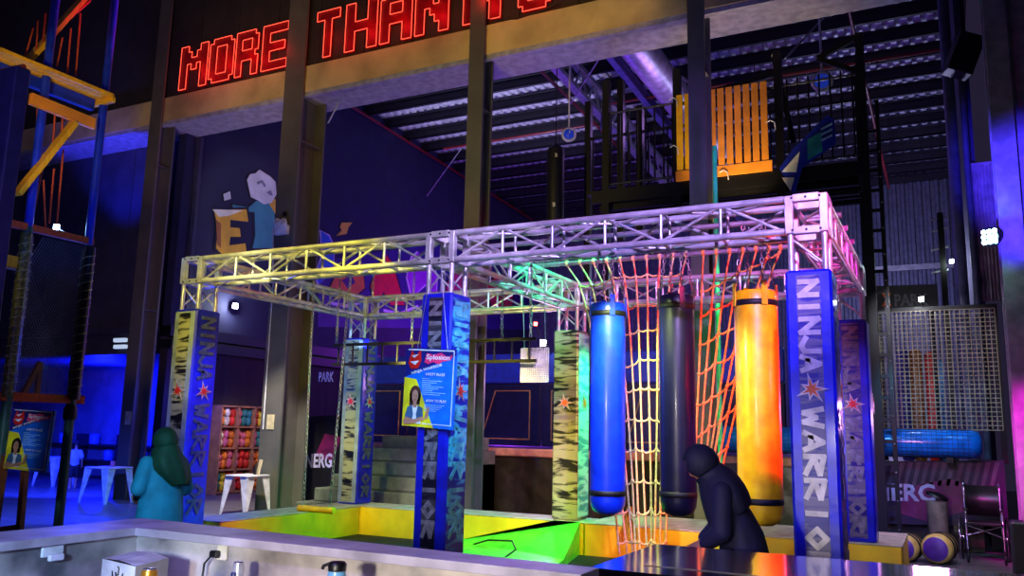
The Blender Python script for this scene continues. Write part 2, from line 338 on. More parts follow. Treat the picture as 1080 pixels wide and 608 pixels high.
# header wall above the opening and end walls
mb = MB(); mb.bb(-30, 6, 13.12, 13.3, 9.28, 14)
x = -29.5
while x < 1: mb.bb(x, x+1.18, 13.07, 13.12, 9.3, 14); x += 1.2
struct('wall_front', mb, DARKWALL, 'dark panelled wall that carries the red neon sign')
mb = MB(); mb.bb(-30, 1.3, 13.0, 13.12, 8.69, 9.28)
struct('fascia_beam', mb, FASCIA, 'cream fascia board under the neon sign')
mb = MB(); mb.bb(-30, 1.3, 13.12, 14.05, 8.66, 9.2); mb.bb(-30, 1.3, 13.02, 13.13, 8.6, 8.69)
struct('soffit_beam', mb, SOFFIT)
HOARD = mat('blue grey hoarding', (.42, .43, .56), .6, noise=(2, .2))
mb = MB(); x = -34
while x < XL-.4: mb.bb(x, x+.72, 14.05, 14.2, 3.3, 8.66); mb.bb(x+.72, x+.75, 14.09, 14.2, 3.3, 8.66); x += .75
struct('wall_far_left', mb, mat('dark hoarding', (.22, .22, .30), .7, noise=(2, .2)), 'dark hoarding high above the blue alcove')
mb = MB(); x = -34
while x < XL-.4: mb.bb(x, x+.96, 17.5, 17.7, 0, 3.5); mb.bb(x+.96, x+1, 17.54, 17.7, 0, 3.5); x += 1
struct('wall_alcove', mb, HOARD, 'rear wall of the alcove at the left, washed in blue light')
struct('ceiling_alcove', MB().bb(-34, XL-.3, 14.2, 17.5, 3.3, 3.42), HOARD)
mb = MB(); mb.bb(-30, XL-.3, 13.6, 14.05, 3.78, 3.95); mb.bb(-30, XL-.3, 13.6, 14.05, 3.28, 3.38); mb.bb(-30, XL-.3, 13.75, 14.05, 3.38, 3.78)
struct('trim_3', mb, mat('dark ledge', (.20, .19, .26), .5))
struct('wall_right_front', MB().bb(1.45, 6, 13.4, 13.6, 0, 9.3), DARKWALL)
# H columns
def h_column(x0, x1, y0, y1, label, tf=.05):
    mb = MB(); mb.bb(x0, x1, y0, y0+tf, 0, 13.07 if y0 < 13 else 9); mb.bb(x0, x1, y1-tf, y1, 0, 8.7); xm = (x0+x1)/2; mb.bb(xm-.02, xm+.02, y0+tf, y1-tf, 0, 8.7)
    for z in (4.2, 7.6): mb.bb(x0+.02, x1-.02, y0+tf, y1-tf, z, z+.02)
    return struct('wall_column', mb, GREYCOL, label)
h_column(-16.4, -16.02, 12.9, 13.35, 'grey steel column behind the table with a pink cup')
h_column(-12.26, -11.74, 12.9, 13.7, 'widest grey steel column, carrying the emergency light')
h_column(-7.68, -7.36, 12.9, 13.3, 'grey steel column rising behind the middle pad')
h_column(-3.48, -3.2, 12.9, 13.32, 'violet lit steel column in front of the orange slats')
pil = MB(); pil.bb(.78, 1.06, 12.9, 12.96, 0, 13.05); pil.bb(.9, .94, 12.96, 13.4, 0, 9); pil.bb(.78, 1.06, 13.4, 13.46, 0, 9); pil.bb(1.12, 1.42, 12.98, 13.4, 0, 9); pil.bb(1.06, 1.12, 13.0, 13.4, 0, 9)
struct('wall_column', pil, mat('pale painted column', (.50, .48, .54), .6), 'pale column at the right, lit blue above and magenta below')
# ceiling deck, purlins, beams
def zc(y): return 12.25-.05*(y-13)
mb = MB(); x = -16.4; prof = []
while x < .9:
    prof += [(x, 0), (x+.13, 0), (x+.17, .06), (x+.25, .06)]; x += .29
n = len(prof)
mb.add([(a, 13.2, zc(13.2)+h) for a, h in prof]+[(a, 33.2, zc(33.2)+h) for a, h in prof], [(i, n+i, n+i+1, i+1) for i in range(n-1)])
struct('ceiling', mb, DECKM, 'corrugated metal roof deck')
y = 15.0
while y < 33:
    z = zc(y)-.02
    mb = MB().bb(-16.1, .6, y, y+.03, z-.30, z).bb(-16.1, .6, y, y+.12, z-.30, z-.27).bb(-16.1, .6, y-.09, y+.03, z-.03, z)
    struct('ceiling_beam', mb, PURLIN); y += 1.12
mb = MB()
for z0, h in ((zc(16)-.55, .12), (zc(16)-1.25, .12)):
    mb.bar((-8.3, 14, z0+.1), (-8.3, 32.9, z0-.85), .22, h)
for i in range(20):
    y0 = 14.2+i*.95; zt = zc(16)-.55-.05*(y0-16); zb = zt-.7
    mb.bar((-8.3, y0, zt), (-8.3, y0+.48, zb), .05, .05); mb.bar((-8.3, y0+.48, zb), (-8.3, y0+.95, zt), .05, .05)
struct('ceiling_beam', mb, mat('light grey truss steel', (.58, .58, .62), .45, .3), 'pale lattice roof girder')
mb = MB().bar((-6.55, 14.1, 10.75), (-6.55, 32.9, 9.85), .16, .05).bar((-6.55, 14.1, 10.5), (-6.55, 32.9, 9.6), .16, .05).bar((-6.55, 14.1, 10.62), (-6.55, 32.9, 9.72), .03, .25)
struct('ceiling_beam', mb, mat('blue lit beam', (.42, .40, .62), .5, .2), 'blue lit roof beam above the black tower')  # grey beam with the blue light put into its colour
# roof services
RED = mat('red pipe', (.42, .06, .08), .45)
t = MB().tube([(XL+.25, 14.2, 11.7), (XL+.25, 32.5, 10.9)], .05).build('sprinkler_pipe', RED); tag(t, 'red sprinkler pipe along the top of the navy wall', 'pipe', 'sprinkler pipes')
t = MB().tube([(-8.75, 14.3, 10.9), (-8.75, 24, 10.6)], .045).tube([(-8.75, 22, 10.62), (-14, 22.1, 10.62)], .04).build('sprinkler_pipe', RED); tag(t, 'red sprinkler pipe beside the pale roof girder', 'pipe', 'sprinkler pipes')
t = MB().tube([(-7.6, 20, 10.3), (.44, 20, 10.3)], .04).tube([(-1.3, 14.3, 10.3), (-1.3, 30, 10.0)], .04).build('sprinkler_pipe', RED); tag(t, 'red sprinkler pipe crossing behind the black tower', 'pipe', 'sprinkler pipes')
mb = MB(); p0 = Vector((-5.45, 14.3, 9.85)); p1 = Vector((-5.45, 24, 9.75)); k = 120
mb.tube([p0.lerp(p1, i/k) for i in range(k+1)], [.36+(.018 if i % 2 else 0) for i in range(k+1)], 24)
tag(mb.build('air_duct', mat('spiral duct', (.72, .70, .76), .42, .6)), 'silver spiral air duct under the roof', 'duct')
def rod(name, a, b, lab):
    o = MB().tube([a, b], .02, 6).build(name, STEEL); tag(o, lab, 'rod', 'roof bracing rods')
rod('bracing_rod', at(346, 130, Y=13.69), at(358, 107, Z=8.655), 'short pale rod beside the widest column top')
rod('bracing_rod', at(450, 207, X=XL+.025), at(490, 152, Z=zc(24)-.3), 'pale diagonal rod crossing the navy wall')
rod('bracing_rod', at(600, 112, X=-8.3), at(632, 62, X=-6.55), 'thin rod under the pale roof girder')
rod('bracing_rod', at(828, 62, Y=14.2), at(886, 0, Z=11.8), 'thin rod above the right tower top')
struct('trim_4', MB().tube([at(918, 152, Y=32.93), at(984, 124, Y=32.93)], .02, 6), STEEL, 'pale bar on the rear wall above the cladding seam')
rod('bracing_rod', at(548, 195, Y=32.91), at(645, 209, Y=32.91), 'pale rod crossing behind the hanging black bag')
# ================================================================== MURAL AND WALL ITEMS ON LEFT WALL
def wall_poly(pix, X=XL, d=.02):
    ps = [at(u, v, X=X+.002) for u, v in pix]; o = ps[0]
    return MB().prism([((p-o).y, (p-o).z) for p in ps], o, (0, 1, 0), (0, 0, 1), d)
mur = thing('wall_mural', 'painted cartoon lettering mural on the dark navy wall', 'mural', (XL, 14, 5))
def mp(name, pix, c, d=.02, lab=None):
    o = wall_poly(pix, d=d).build(name, mat('mural '+name+str(c), c, .6, noise=(2, .15)), mur); return o
DRK = (.07, .06, .12)
def outlined(name, pix, c, d=.024, grow=2.2, oc=DRK):
    cx = sum(p[0] for p in pix)/len(pix); cy = sum(p[1] for p in pix)/len(pix)
    big = [(u+grow*(1 if u > cx else -1), v+grow*(1 if v > cy else -1)) for u, v in pix]
    mp(name+'_shadow', big, oc, d-.008); return mp(name, pix, c, d)
mp('background', [(335, 345), (336, 276), (470, 255), (562, 268), (562, 348)], (.20, .11, .46), .006)
outlined('letter', [(245, 216), (262, 219), (270, 212), (289, 216), (289, 240), (294, 262), (266, 262), (269, 248), (268, 224), (245, 222)], (.24, .50, .58), .018)
outlined('letter', [(225, 222), (259, 221), (261, 234), (242, 232), (242, 240), (252, 241), (253, 250), (242, 250), (241, 259), (258, 257), (259, 266), (233, 268), (227, 262), (229, 240)], (.88, .66, .16), .03)
mp('shade_patch', [(227, 232), (232, 236), (232, 262), (228, 258)], (.62, .36, .14), .034); mp('highlight', [(223, 221), (256, 222), (240, 228), (230, 229)], (.90, .88, .80), .036)
outlined('cloud', [(260, 190), (263, 184), (269, 183), (273, 179), (279, 183), (284, 186), (290, 192), (291, 205), (286, 214), (278, 216), (272, 212), (264, 208)], (.76, .78, .84), .024, 1.2)
mp('cloud_curl', [(270, 192), (276, 190), (280, 196), (278, 198), (275, 193), (271, 195)], (.45, .47, .60), .03); mp('cloud_curl', [(280, 203), (285, 201), (287, 207), (284, 206)], (.45, .47, .60), .03)
outlined('spark', [(235, 205), (242, 202), (243, 210), (236, 212)], (.78, .80, .84), .024, 1)
mp('spark', [(282, 213), (290, 210), (290, 226)], (.80, .60, .20))
outlined('lightning_bolt', [(360, 235), (371, 235), (367, 240), (365, 247), (354, 249), (360, 243), (358, 240)], (.95, .74, .26), .024, .8)
WL = (.80, .74, .86)
outlined('letter', [(338, 244), (346, 249), (352, 262), (350, 285), (336, 300), (332, 290), (340, 270)], (.20, .42, .78), .024, 1.2, WL)
outlined('letter', [(356, 286), (370, 279), (382, 286), (384, 304), (372, 314), (354, 315), (347, 304)], (.88, .46, .15), .03, 1.2, DRK)
mp('letter_hole', [(360, 296), (370, 290), (374, 298), (366, 305)], (.30, .14, .40), .034)
outlined('letter', [(390, 302), (399, 280), (406, 268), (413, 278), (419, 298), (426, 322), (412, 322), (404, 308), (396, 320)], (.88, .08, .20), .03, 1.2, DRK)
outlined('letter', [(429, 292), (434, 272), (441, 266), (446, 280), (454, 268), (460, 292), (459, 312), (448, 300), (434, 314)], (.60, .16, .74), .03, 1.2, WL)
outlined('letter', [(470, 300), (482, 285), (500, 288), (506, 316), (486, 326), (472, 322)], (.72, .12, .40), .03, 1.2)
outlined('letter', [(512, 300), (526, 290), (540, 296), (540, 322), (520, 330)], (.80, .15, .30), .03, 1.2)
for pix in ([(345, 318), (352, 319), (368, 322), (380, 318), (381, 320), (368, 325), (350, 322)], [(404, 326), (420, 330), (440, 322), (441, 324), (420, 333), (404, 329)], [(452, 272), (462, 280), (470, 276), (470, 278), (462, 283), (452, 275)]): mp('swirl', pix, WL, .03)
# toy display on the left wall
disp = thing('display_rack', 'wall rack of small colourful toys left of the widest column', 'shelf', (XL+.1, 16, 0))
mb = MB()
for z in (.05, .58, 1.1, 1.62, 2.12): mb.bb(XL, XL+.4, 15.2, 16.9, z-.02, z+.02)
mb.build('shelf', mat('rack board', (.62, .42, .32), .6), disp); mb = MB()
for y in (15.2, 15.77, 16.33, 16.9): mb.bb(XL, XL+.4, y-.02, y+.02, 0, 2.14)
mb.build('divider', MATS['rack board'], disp); MB().bb(XL, XL+.02, 15.2, 16.9, .04, 2.14).build('back_panel', mat('cream board', (.75, .66, .55), .6), disp)
ORD = ('first', 'second', 'third', 'fourth', 'fifth', 'sixth', 'seventh', 'eighth', 'ninth')
TOYC = [((.80, .12, .12), 'red'), ((.85, .45, .12), 'orange'), ((.15, .45, .55), 'teal'), ((.80, .72, .25), 'yellow'), ((.75, .35, .50), 'pink'), ((.85, .80, .75), 'white')]
for r in range(4):
    for c in range(9):
        ci, cn = random.choice(TOYC); m = mat('toy '+cn, ci, .6); y = 15.2+.567*(c//3)+.11+.174*(c % 3); z = (.07, .6, 1.12, 1.64)[r]; h = random.uniform(.36, .46)
        mb = MB().ball((XL+.25, y, z+h*.3), (.09, .088, h*.3)).ball((XL+.27, y, z+h*.75), (.085, .08, h*.25))
        for e in (-1, 1): mb.ball((XL+.27, y+e*.05, z+h*.97), (.022, .022, .03), 8, 5)
        tag(mb.build('plush_toy', m), '%s plush toy, %s from the left on the rack shelf %s' % (cn, ORD[c], ('at the bottom', 'second from bottom', 'second from top', 'at the top')[r]), 'toy', '%s toys on the display rack' % cn)
# ================================================================== NEON SIGN
sign = thing('neon_sign', 'red neon outline lettering on the dark wall above the fascia', 'sign', (-12, 13.02, 9.3))
G = {
 'M': [[(0, 0), (0, 7), (1.4, 7), (1.4, 6), (2, 6), (2, 5), (3, 5), (3, 6), (3.6, 6), (3.6, 7), (5, 7), (5, 0), (3.7, 0), (3.7, 4), (3, 4), (3, 3), (2, 3), (2, 4), (1.3, 4), (1.3, 0)]],
 'O': [[(.7, 0), (.7, .7), (0, .7), (0, 6.3), (.7, 6.3), (.7, 7), (4.3, 7), (4.3, 6.3), (5, 6.3), (5, .7), (4.3, .7), (4.3, 0)], [(1.5, 1.3), (3.5, 1.3), (3.5, 5.7), (1.5, 5.7)]],
 'R': [[(0, 0), (0, 7), (4.3, 7), (4.3, 6.3), (5, 6.3), (5, 3.8), (4.3, 3.8), (4.3, 3), (5, 3), (5, 0), (3.6, 0), (3.6, 2.4), (1.4, 2.4), (1.4, 0)], [(1.4, 4), (3.6, 4), (3.6, 5.7), (1.4, 5.7)]],
 'E': [[(0, 0), (0, 7), (5, 7), (5, 5.7), (1.5, 5.7), (1.5, 4.2), (4.5, 4.2), (4.5, 2.9), (1.5, 2.9), (1.5, 1.3), (5, 1.3), (5, 0)]],
 'T': [[(1.7, 0), (1.7, 5.6), (0, 5.6), (0, 7), (5, 7), (5, 5.6), (3.3, 5.6), (3.3, 0)]],
 'H': [[(0, 0), (0, 7), (1.5, 7), (1.5, 4.2), (3.5, 4.2), (3.5, 7), (5, 7), (5, 0), (3.5, 0), (3.5, 2.8), (1.5, 2.8), (1.5, 0)]],
 'A': [[(0, 0), (0, 6.3), (.7, 6.3), (.7, 7), (4.3, 7), (4.3, 6.3), (5, 6.3), (5, 0), (3.5, 0), (3.5, 2.6), (1.5, 2.6), (1.5, 0)], [(1.5, 4), (3.5, 4), (3.5, 5.6), (1.5, 5.6)]],
 'N': [[(0, 0), (0, 7), (1.4, 7), (1.4, 6), (2, 6), (2, 5), (2.7, 5), (2.7, 4), (3.5, 4), (3.5, 7), (5, 7), (5, 0), (3.6, 0), (3.6, 1.5), (2.9, 1.5), (2.9, 2.5), (2.2, 2.5), (2.2, 3.5), (1.4, 3.5), (1.4, 0)]],
 'G': [[(.7, 0), (.7, .7), (0, .7), (0, 6.3), (.7, 6.3), (.7, 7), (5, 7), (5, 5.7), (1.5, 5.7), (1.5, 1.3), (3.6, 1.3), (3.6, 2.4), (2.6, 2.4), (2.6, 3.6), (5, 3.6), (5, .7), (4.3, .7), (4.3, 0)]],
}
NEON = mat('red neon tube', (1, .2, .1), .4, emit=((1, .085, .045), 1.5))
NEONB = mat('red acrylic backing', (.42, .01, .02), .4, emit=((1, .0, .008), .03))  # faint glow stands in for the tubes' light on the backing
for ch, u0, u1, v in (('M', 188, 216, 88), ('O', 219, 244, 80), ('R', 247, 270, 72), ('E', 275, 301, 66), ('T', 332, 356, 54), ('H', 363, 396, 45), ('A', 400, 433, 34), ('N', 437, 472, 26), ('A', 488, 527, 12), ('G', 546, 580, 0)):
    x0 = at(u0, v, Y=12.96).x; x1 = at(u1, v, Y=12.96).x; sx = (x1-x0)/5; sz = 1.06/7; z0 = 9.38; P = lambda q, dy: (x0+q[0]*sx, 13.0-dy, z0+q[1]*sz)
    bk = MB(); out = G[ch][0]; cx = 2.5; cy = 3.5
    bk.prism([(x*sx*1.03-.02, y*sz*1.02-.01) for x, y in out], (x0, 13.06, z0), (1, 0, 0), (0, 0, 1), .045)
    lt = bk.build('letter', NEONB, sign)
    tb = MB()
    for pl in G[ch]:
        pts = []
        for a, b in zip(pl, pl[1:]+pl[:1]): pts += [Vector(P(a, .02)), Vector(P(a, .02)).lerp(Vector(P(b, .02)), .97)]
        tb.tube(pts, .0085, 6, closed=True)
    tb.build('neon_tube', NEON, lt)
for u, v in ((202, 70), (230, 62), (258, 54), (288, 46), (344, 34), (380, 26), (416, 18), (455, 8), (508, -4), (560, -18)): lamp('POINT', tuple(at(u, v, Y=12.76)), 5, (1, .006, .012), size=.12)
MB().tube([at(u, v, Y=12.94) for u, v in ((500, 19), (520, 21), (545, 20), (560, 15), (580, 8), (590, 3))], .012, 5).build('cable', BLACKM, sign)
# ================================================================== PIT AND RAISED RIM
RZ = .46
rim = thing('pit_border', 'yellow padded low wall around the obstacle pit', 'low wall', (-4.9, 9.4, 0))
RTOP = mat('pale rim vinyl', (.72, .70, .58), .5, bump=(4, .15))
def rimseg(name, x0, x1, y0, y1, RZ=RZ):
    o = MB().cbox(x0, x1, y0, y1, 0, RZ-.015, .015).build(name, YELV, rim); MB().cbox(x0-.005, x1+.005, y0-.005, y1+.005, RZ-.015, RZ, .005).build('top_pad', RTOP, o)
rimseg('rim_block', -9.0, -8.35, 8.2, 11.1); rimseg('rim_block', -9.0, -4.55, 11.12, 11.72); rimseg('rim_block', -4.53, -.55, 11.1, 12.6)
rimseg('rim_block', -9.0, -4.4, 7.55, 8.18, .12); rimseg('rim_block', -4.38, -.55, 7.55, 8.18, .12)
tag(MB().bb(-8.34, -.55, 8.2, 11.08, .002, .03).build('pit_mat', mat('black mat', (.07, .05, .06), .8, bump=(20, .3))), 'black mat on the floor of the pit', 'mat')
mb = MB(); A = [(-4.98, 11.115, RZ), (-4.6, 11.115, RZ), (-4.35, 10.0, .12), (-4.25, 9.2, .05), (-6.1, 8.9, .05), (-6.55, 11.115, .07)]
bot = [(x, y, .03) for x, y, z in A]; mb.add(A+bot, [(0, 5, 1), (1, 5, 2), (2, 5, 4), (2, 4, 3)]+[(i, 6+i, 6+(i+1) % 6, (i+1) % 6) for i in range(6)]+[tuple(range(6, 12))])
tag(mb.build('ramp_cushion', GREENLITV), 'bright green lit sloping cushion beside the yellow rim', 'ramp')
tag(MB().tube([at(492, 577, Y=10.9), at(515, 570, Y=10.6), at(540, 571, Y=10.4), at(544, 580, Y=10.1), at(533, 588, Y=9.9)], .012, 5).build('floor_cable', BLACKM), 'thin black cable lying over the green cushion', 'cable')
# ================================================================== TRUSS RIG
XS = (-8.69, -4.87, -1.02); YS = (7.86, 11.39); TZ = 3.67; TH = .15
rig = thing('truss_rig', 'aluminium box truss frame standing on padded posts', 'truss', (-4.87, 9.6, 0))
def truss_beam(p, q):
    p, q = Vector(p), Vector(q); d = q-p; L = d.length; d.normalize(); sd = d.cross(Vector((0, 0, 1))); up = Vector((0, 0, 1)); mb = MB()
    c = [sd*a*TH+up*b*TH for a, b in ((-1, -1), (1, -1), (1, 1), (-1, 1))]
    for k in c: mb.tube([p+k, q+k], .033, 10)
    o = mb.build('truss_beam', ALU, rig); lc = MB(); n = max(2, int(L/.52)); st = L/n
    for i in range(n):
        a = p+d*st*i; b = p+d*st*(i+1)
        for j in range(4):
            k0, k1 = c[j], c[(j+1) % 4]
            if i: lc.tube([a+k0, a+k1], .016, 6)
            if i % 2: k0, k1 = k1, k0
            lc.tube([a+k0, b+k1], .015, 6)
    lc.build('lacing', ALU, o)
for y in YS:
    for x0, x1 in zip(XS, XS[1:]): truss_beam((x0+.19, y, TZ), (x1-.19, y, TZ))
for x in XS: truss_beam((x, YS[0]+.19, TZ), (x, YS[1]-.19, TZ))
for x in XS:
    for y in YS:
        mb = MB(); h = .185; e = .07
        for sx in (-1, 1):
            for sy in (-1, 1): mb.box((x+sx*(h-e/2), y+sy*(h-e/2), TZ), (e, e, 2*h-.02))
            mb.bar((x+sx*(h-e/2), y-h+e, TZ+h-e/2), (x+sx*(h-e/2), y+h-e, TZ+h-e/2), e, e); mb.bar((x+sx*(h-e/2), y-h+e, TZ-h+e/2), (x+sx*(h-e/2), y+h-e, TZ-h+e/2), e, e)
        for sy in (-1, 1):
            for sz in (-1, 1): mb.bar((x-h+e, y+sy*(h-e/2), TZ+sz*(h-e/2)), (x+h-e, y+sy*(h-e/2), TZ+sz*(h-e/2)), e, e)
        cb = mb.build('corner_block', ALU, rig, bevel=.006); 
        for sx in (-1, 0, 1):
            for sz in (-1, 1):
                if y < 9: MB().lathe([(.012, 0), (.012, .006)], (x+sx*.12, y-h, TZ+sz*(h-.035)), 8, (0, -1, 0)).build('bolt', PLASTB, cb)
        mb = MB(); t = .145
        for sx in (-1, 1):
            for sy in (-1, 1): mb.tube([(x+sx*t, y+sy*t, 3.155), (x+sx*t, y+sy*t, TZ-h)], .027, 10)
        for sx in (-1, 1): mb.tube([(x+sx*t, y-t, 3.2), (x+sx*t, y+t, 3.46)], .012, 6); mb.tube([(x-t, y+sx*t, 3.46), (x+t, y+sx*t, 3.2)], .012, 6)
        mb.build('post', ALU, rig)
PZ = 3.88
for x0, x1, y in ((XS[1]-.2, XS[2]+.2, 9.3), (XS[1]-.2, XS[2]+.2, 10.0), (XS[1]-.2, XS[2]+.2, 8.7), (XS[0]-.2, XS[1]+.4, 9.3), (XS[0]-.2, XS[1]+.4, 9.62)):
    MB().tube([(x0, y, PZ), (x1, y, PZ)], .03, 10).build('crossbar', STEEL, rig)
# ------------------------------------------------------------------ padded posts
GL = {'N': [[(0, 0), (0, 6), (4, 0), (4, 6)]], 'I': [[(2, 0), (2, 6)]], 'J': [[(4, 6), (4, 1), (2.4, 0), (0, 1.6)]], 'A': [[(0, 0), (2.2, 6), (4, 0)], [(1, 2), (3.2, 2)]],
      'W': [[(0, 6), (.9, 0), (2, 4), (3.1, 0), (4, 6)]], 'R': [[(0, 0), (0, 6), (4, 4.6), (.2, 2.8), (4, 0)]], 'O': [[(2, 0), (0, 3), (2, 6), (4, 3), (2, 0)]]}
def word(mb, wd, o, ux, uy, adv, hgt, sw):
    for i, ch in enumerate(wd):
        for st in GL[ch]: mb.stroke([((x/4*.72+i)*adv, y/6*hgt) for x, y in st], o, ux, uy, sw, .004)
def star_poly(r, n=7, k=.42): return [(r*(1.25 if i % 4 == 0 else .9 if i % 2 == 0 else k)*math.cos(PI*i/n), r*(1.25 if i % 4 == 0 else .9 if i % 2 == 0 else k)*math.sin(PI*i/n)) for i in range(2*n)]
def pad(xc, yc, label, front, right, sm=REDP):
    RZ = .46 if yc > 9 else .12; hx, hy = .195, .205; root = thing('post_pad', label, 'pad', (xc, yc, RZ), 'printed pads round the truss posts')
    MB().cbox(xc-hx, xc+hx, yc-hy, yc+hy, RZ+.002, 3.15, .022).build('cover', front[0] if front[3] else BLUEV, root)
    for face, (bor, band, let, whole, bw) in (('f', front), ('r', right)):
        if face == 'f': O = Vector((xc, yc-hy, 0)); ux = Vector((1, 0, 0)); nn = Vector((0, -1, 0)); hw = hx
        else: O = Vector((xc+hx, yc, 0)); ux = Vector((0, 1, 0)); nn = Vector((1, 0, 0)); hw = hy
        zz = Vector((0, 0, 1)); dn = -zz
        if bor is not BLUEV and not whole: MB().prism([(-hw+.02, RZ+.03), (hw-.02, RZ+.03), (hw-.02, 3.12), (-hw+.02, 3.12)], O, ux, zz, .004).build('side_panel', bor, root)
        if band: MB().prism([(-bw, RZ+.05), (bw, RZ+.05), (bw, 3.1), (-bw, 3.1)], O+nn*.005, ux, zz, .005).build('printed_band', band, root)
        if let:
            mb = MB(); hg = min(.26, bw*1.5)
            word(mb, 'NINJA', O+nn*.011-ux*hg/2+zz*3.04, dn, ux, .165, hg, .045); mb.build('lettering', let, root)
            mb = MB(); word(mb, 'WARRIOR', O+nn*.011-ux*hg/2+zz*1.93, dn, ux, .2, hg, .045); mb.build('lettering', let, root)
        st = MB(); c = O+nn*.017+zz*2.1; st.prism(star_poly(.115), c, ux, zz, .005)
        so = st.build('star_emblem', SILVERP, root); s2 = MB(); s2.prism(star_poly(.075), c+nn*.006, ux, zz, .004); s2.build('star_center', sm, so)
SILV2 = mat('dull silver print', (.46, .46, .50), .4, .2, noise=(14, .4))
SILV3 = mat('dark silver print', (.30, .32, .42), .4, .2, noise=(14, .4))
CYANLITP = mat('cyan lit print', (.35, .72, .75), .4, noise=(12, .4))  # lettering tinted with the same cyan light
pad(XS[0], YS[0], 'olive and blue post pad right behind the woman in teal', (GREYV, SLASH_YELLOWLIT, None, False, .1), (BLUEV, None, SILV3, False, .14))
pad(XS[1], YS[0], 'blue post pad with the poster hanging on it', (BLUEV, SLASH_DARK, SILV2, False, .085), (BLUEV, SLASH_CYANLIT, CYANLITP, False, .18))
pad(XS[2], YS[0], 'widest blue post pad with silver slashes, right of the yellow bag', (BLUEV, SLASH_BLUE, SILVERP, False, .1), (BLUEV, None, SILV3, False, .1), ORANGEP)
pad(XS[0], YS[1], 'olive and blue post pad in front of the grey steps', (GREYV, SLASH_YELLOWLIT, None, False, .1), (BLUEV, None, SILV3, False, .12))
pad(XS[1], YS[1], 'post pad with black and yellow slashes, green lit on its side, left of the blue bag', (SLASH_YELLOWLIT, None, None, True, .1), (BLUEV, slash_mat('green lit slashes', (.62, .88, .80), (.30, .58, .60), (1.6, 1.6, 7), .5), None, False, .19), ORANGEP)  # side print carries the green light in its colour
pad(XS[2], YS[1], 'narrow blue post pad behind the widest one, beside the black tower leg', (BLUEV, SLASH_BLUE, SILV2, False, .1), (BLUEV, None, None, False, .1))
# ------------------------------------------------------------------ chains, bags, swing, ladder
def chain_mb(mb, p, q, pitch=.062, r=.0055):
    p, q = Vector(p), Vector(q); d = q-p; n = max(2, round(d.length/pitch)); d = d/n; dn = d.normalized()
    a = dn.cross(Vector((0, 1, 0)) if abs(dn.y) < .8 else Vector((1, 0, 0))).normalized(); b = dn.cross(a); hl = pitch*.64
    for i in range(n):
        c = p+d*(i+.5); s = a if i % 2 else b
        mb.tube([c+dn*hl*math.sin(t)*1.0+s*.017*math.cos(t) for t in [PI*2*k/8 for k in range(8)]], r, 4, closed=True)
    return mb
def bag(x, y, z0, z1, r, m, label):
    t = thing('punching_bag', label, 'punching bag', (x, y, z0), 'hanging punching bags')
    pr = [(.02, 0), (r*.55, .01), (r*.82, .045), (r*.95, .10), (r, .17), (r, z1-z0-.12), (r*.99, z1-z0-.02), (r*.9, z1-z0)]
    MB().lathe(pr, (x, y, z0), 32).build('body', m, t)
    for z in (z0+.21, z1-.16): MB().lathe([(r+.001, 0), (r+.006, .002), (r+.006, .058), (r+.001, .06)], (x, y, z), 32).build('strap', STRAP, t)
    for a in range(4):
        ca, sa = math.cos(a*PI/2+.6), math.sin(a*PI/2+.6); p = Vector((x+ca*r*.85, y+sa*r*.85, z1-.02))
        MB().prism([(-.03, -.14), (.03, -.14), (.03, .1), (-.03, .1)], p+Vector((ca, sa, 0))*r*.18, (-sa, ca, 0), (0, 0, 1), .008).build('hanger_tab', m, t)
        chain_mb(MB(), p+Vector((ca*.02, sa*.02, .1)), (x+ca*.12, y+sa*.03, PZ-.02)).build('chain', CHAINM, t)
bag(-3.51, 9.3, .77, 3.2, .205, BLUEV2, 'bright blue hanging punching bag beside the green lit pad')
bag(-2.68, 9.3, .80, 3.25, .20, NAVYV, 'dark navy hanging punching bag between the two rope nets')
bag(-1.68, 8.7, .82, 3.15, .215, ORANGEV, 'yellow orange hanging punching bag, red on one side')
sw = thing('swing', 'yellow swing bar hanging on two long chains', 'swing', (-7.7, 9.3, .6))
chain_mb(MB(), (-8.02, 9.3, PZ-.02), (-7.95, 9.3, .6)).build('chain', CHAINM, sw); chain_mb(MB(), (-7.35, 9.3, PZ-.02), (-7.5, 9.3, .6)).build('chain', CHAINM, sw)
MB().tube([(-8.03, 9.3, .57), (-7.42, 9.3, .57)], .045, 12).build('seat', ORANGEV, sw)
ld = thing('hanging_ladder', 'dark steel ladder hung on edge between chains', 'ladder', (-6.2, 9.62, 2.57))
MB().bb(-7.85, -4.6, 9.6, 9.64, 2.83, 2.87).build('rail', BLACKM, ld); MB().bb(-7.85, -4.6, 9.6, 9.64, 2.55, 2.59).build('rail', BLACKM, ld)
for i in range(13): MB().tube([(-7.75+i*.255, 9.62, 2.59), (-7.75+i*.255, 9.62, 2.83)], .016, 6).build('rung', BLACKM, ld)
for x in (-7.8, -7.2, -6.5, -5.6, -5.1, -4.68): chain_mb(MB(), (x, 9.62, PZ-.02), (x, 9.62, 2.87)).build('chain', CHAINM, ld)
pp = thing('perforated_panel', 'white perforated square panel hanging right of the ladder', 'panel', (-4.5, 9.75, 2.3))
a = at(550, 368, Y=9.75); b = at(578, 403, Y=9.75); mb = MB()
nx, nz = 14, 17
for i in range(nx+1): x = a.x+(b.x-a.x)*i/nx; mb.bb(x-.006, x+.006, 9.74, 9.76, b.z, a.z)
for i in range(nz+1): z = b.z+(a.z-b.z)*i/nz; mb.bb(a.x, b.x, 9.742, 9.758, z-.006, z+.006)
mb.build('grid', mat('white grid', (.92, .90, .78), .5), pp)
MB().tube([(a.x+.04, 9.75, a.z), (a.x+.04, 9.64, PZ)], .006, 4).tube([(b.x-.04, 9.75, a.z), (b.x-.04, 9.64, PZ)], .006, 4).build('wire', STEEL, pp)
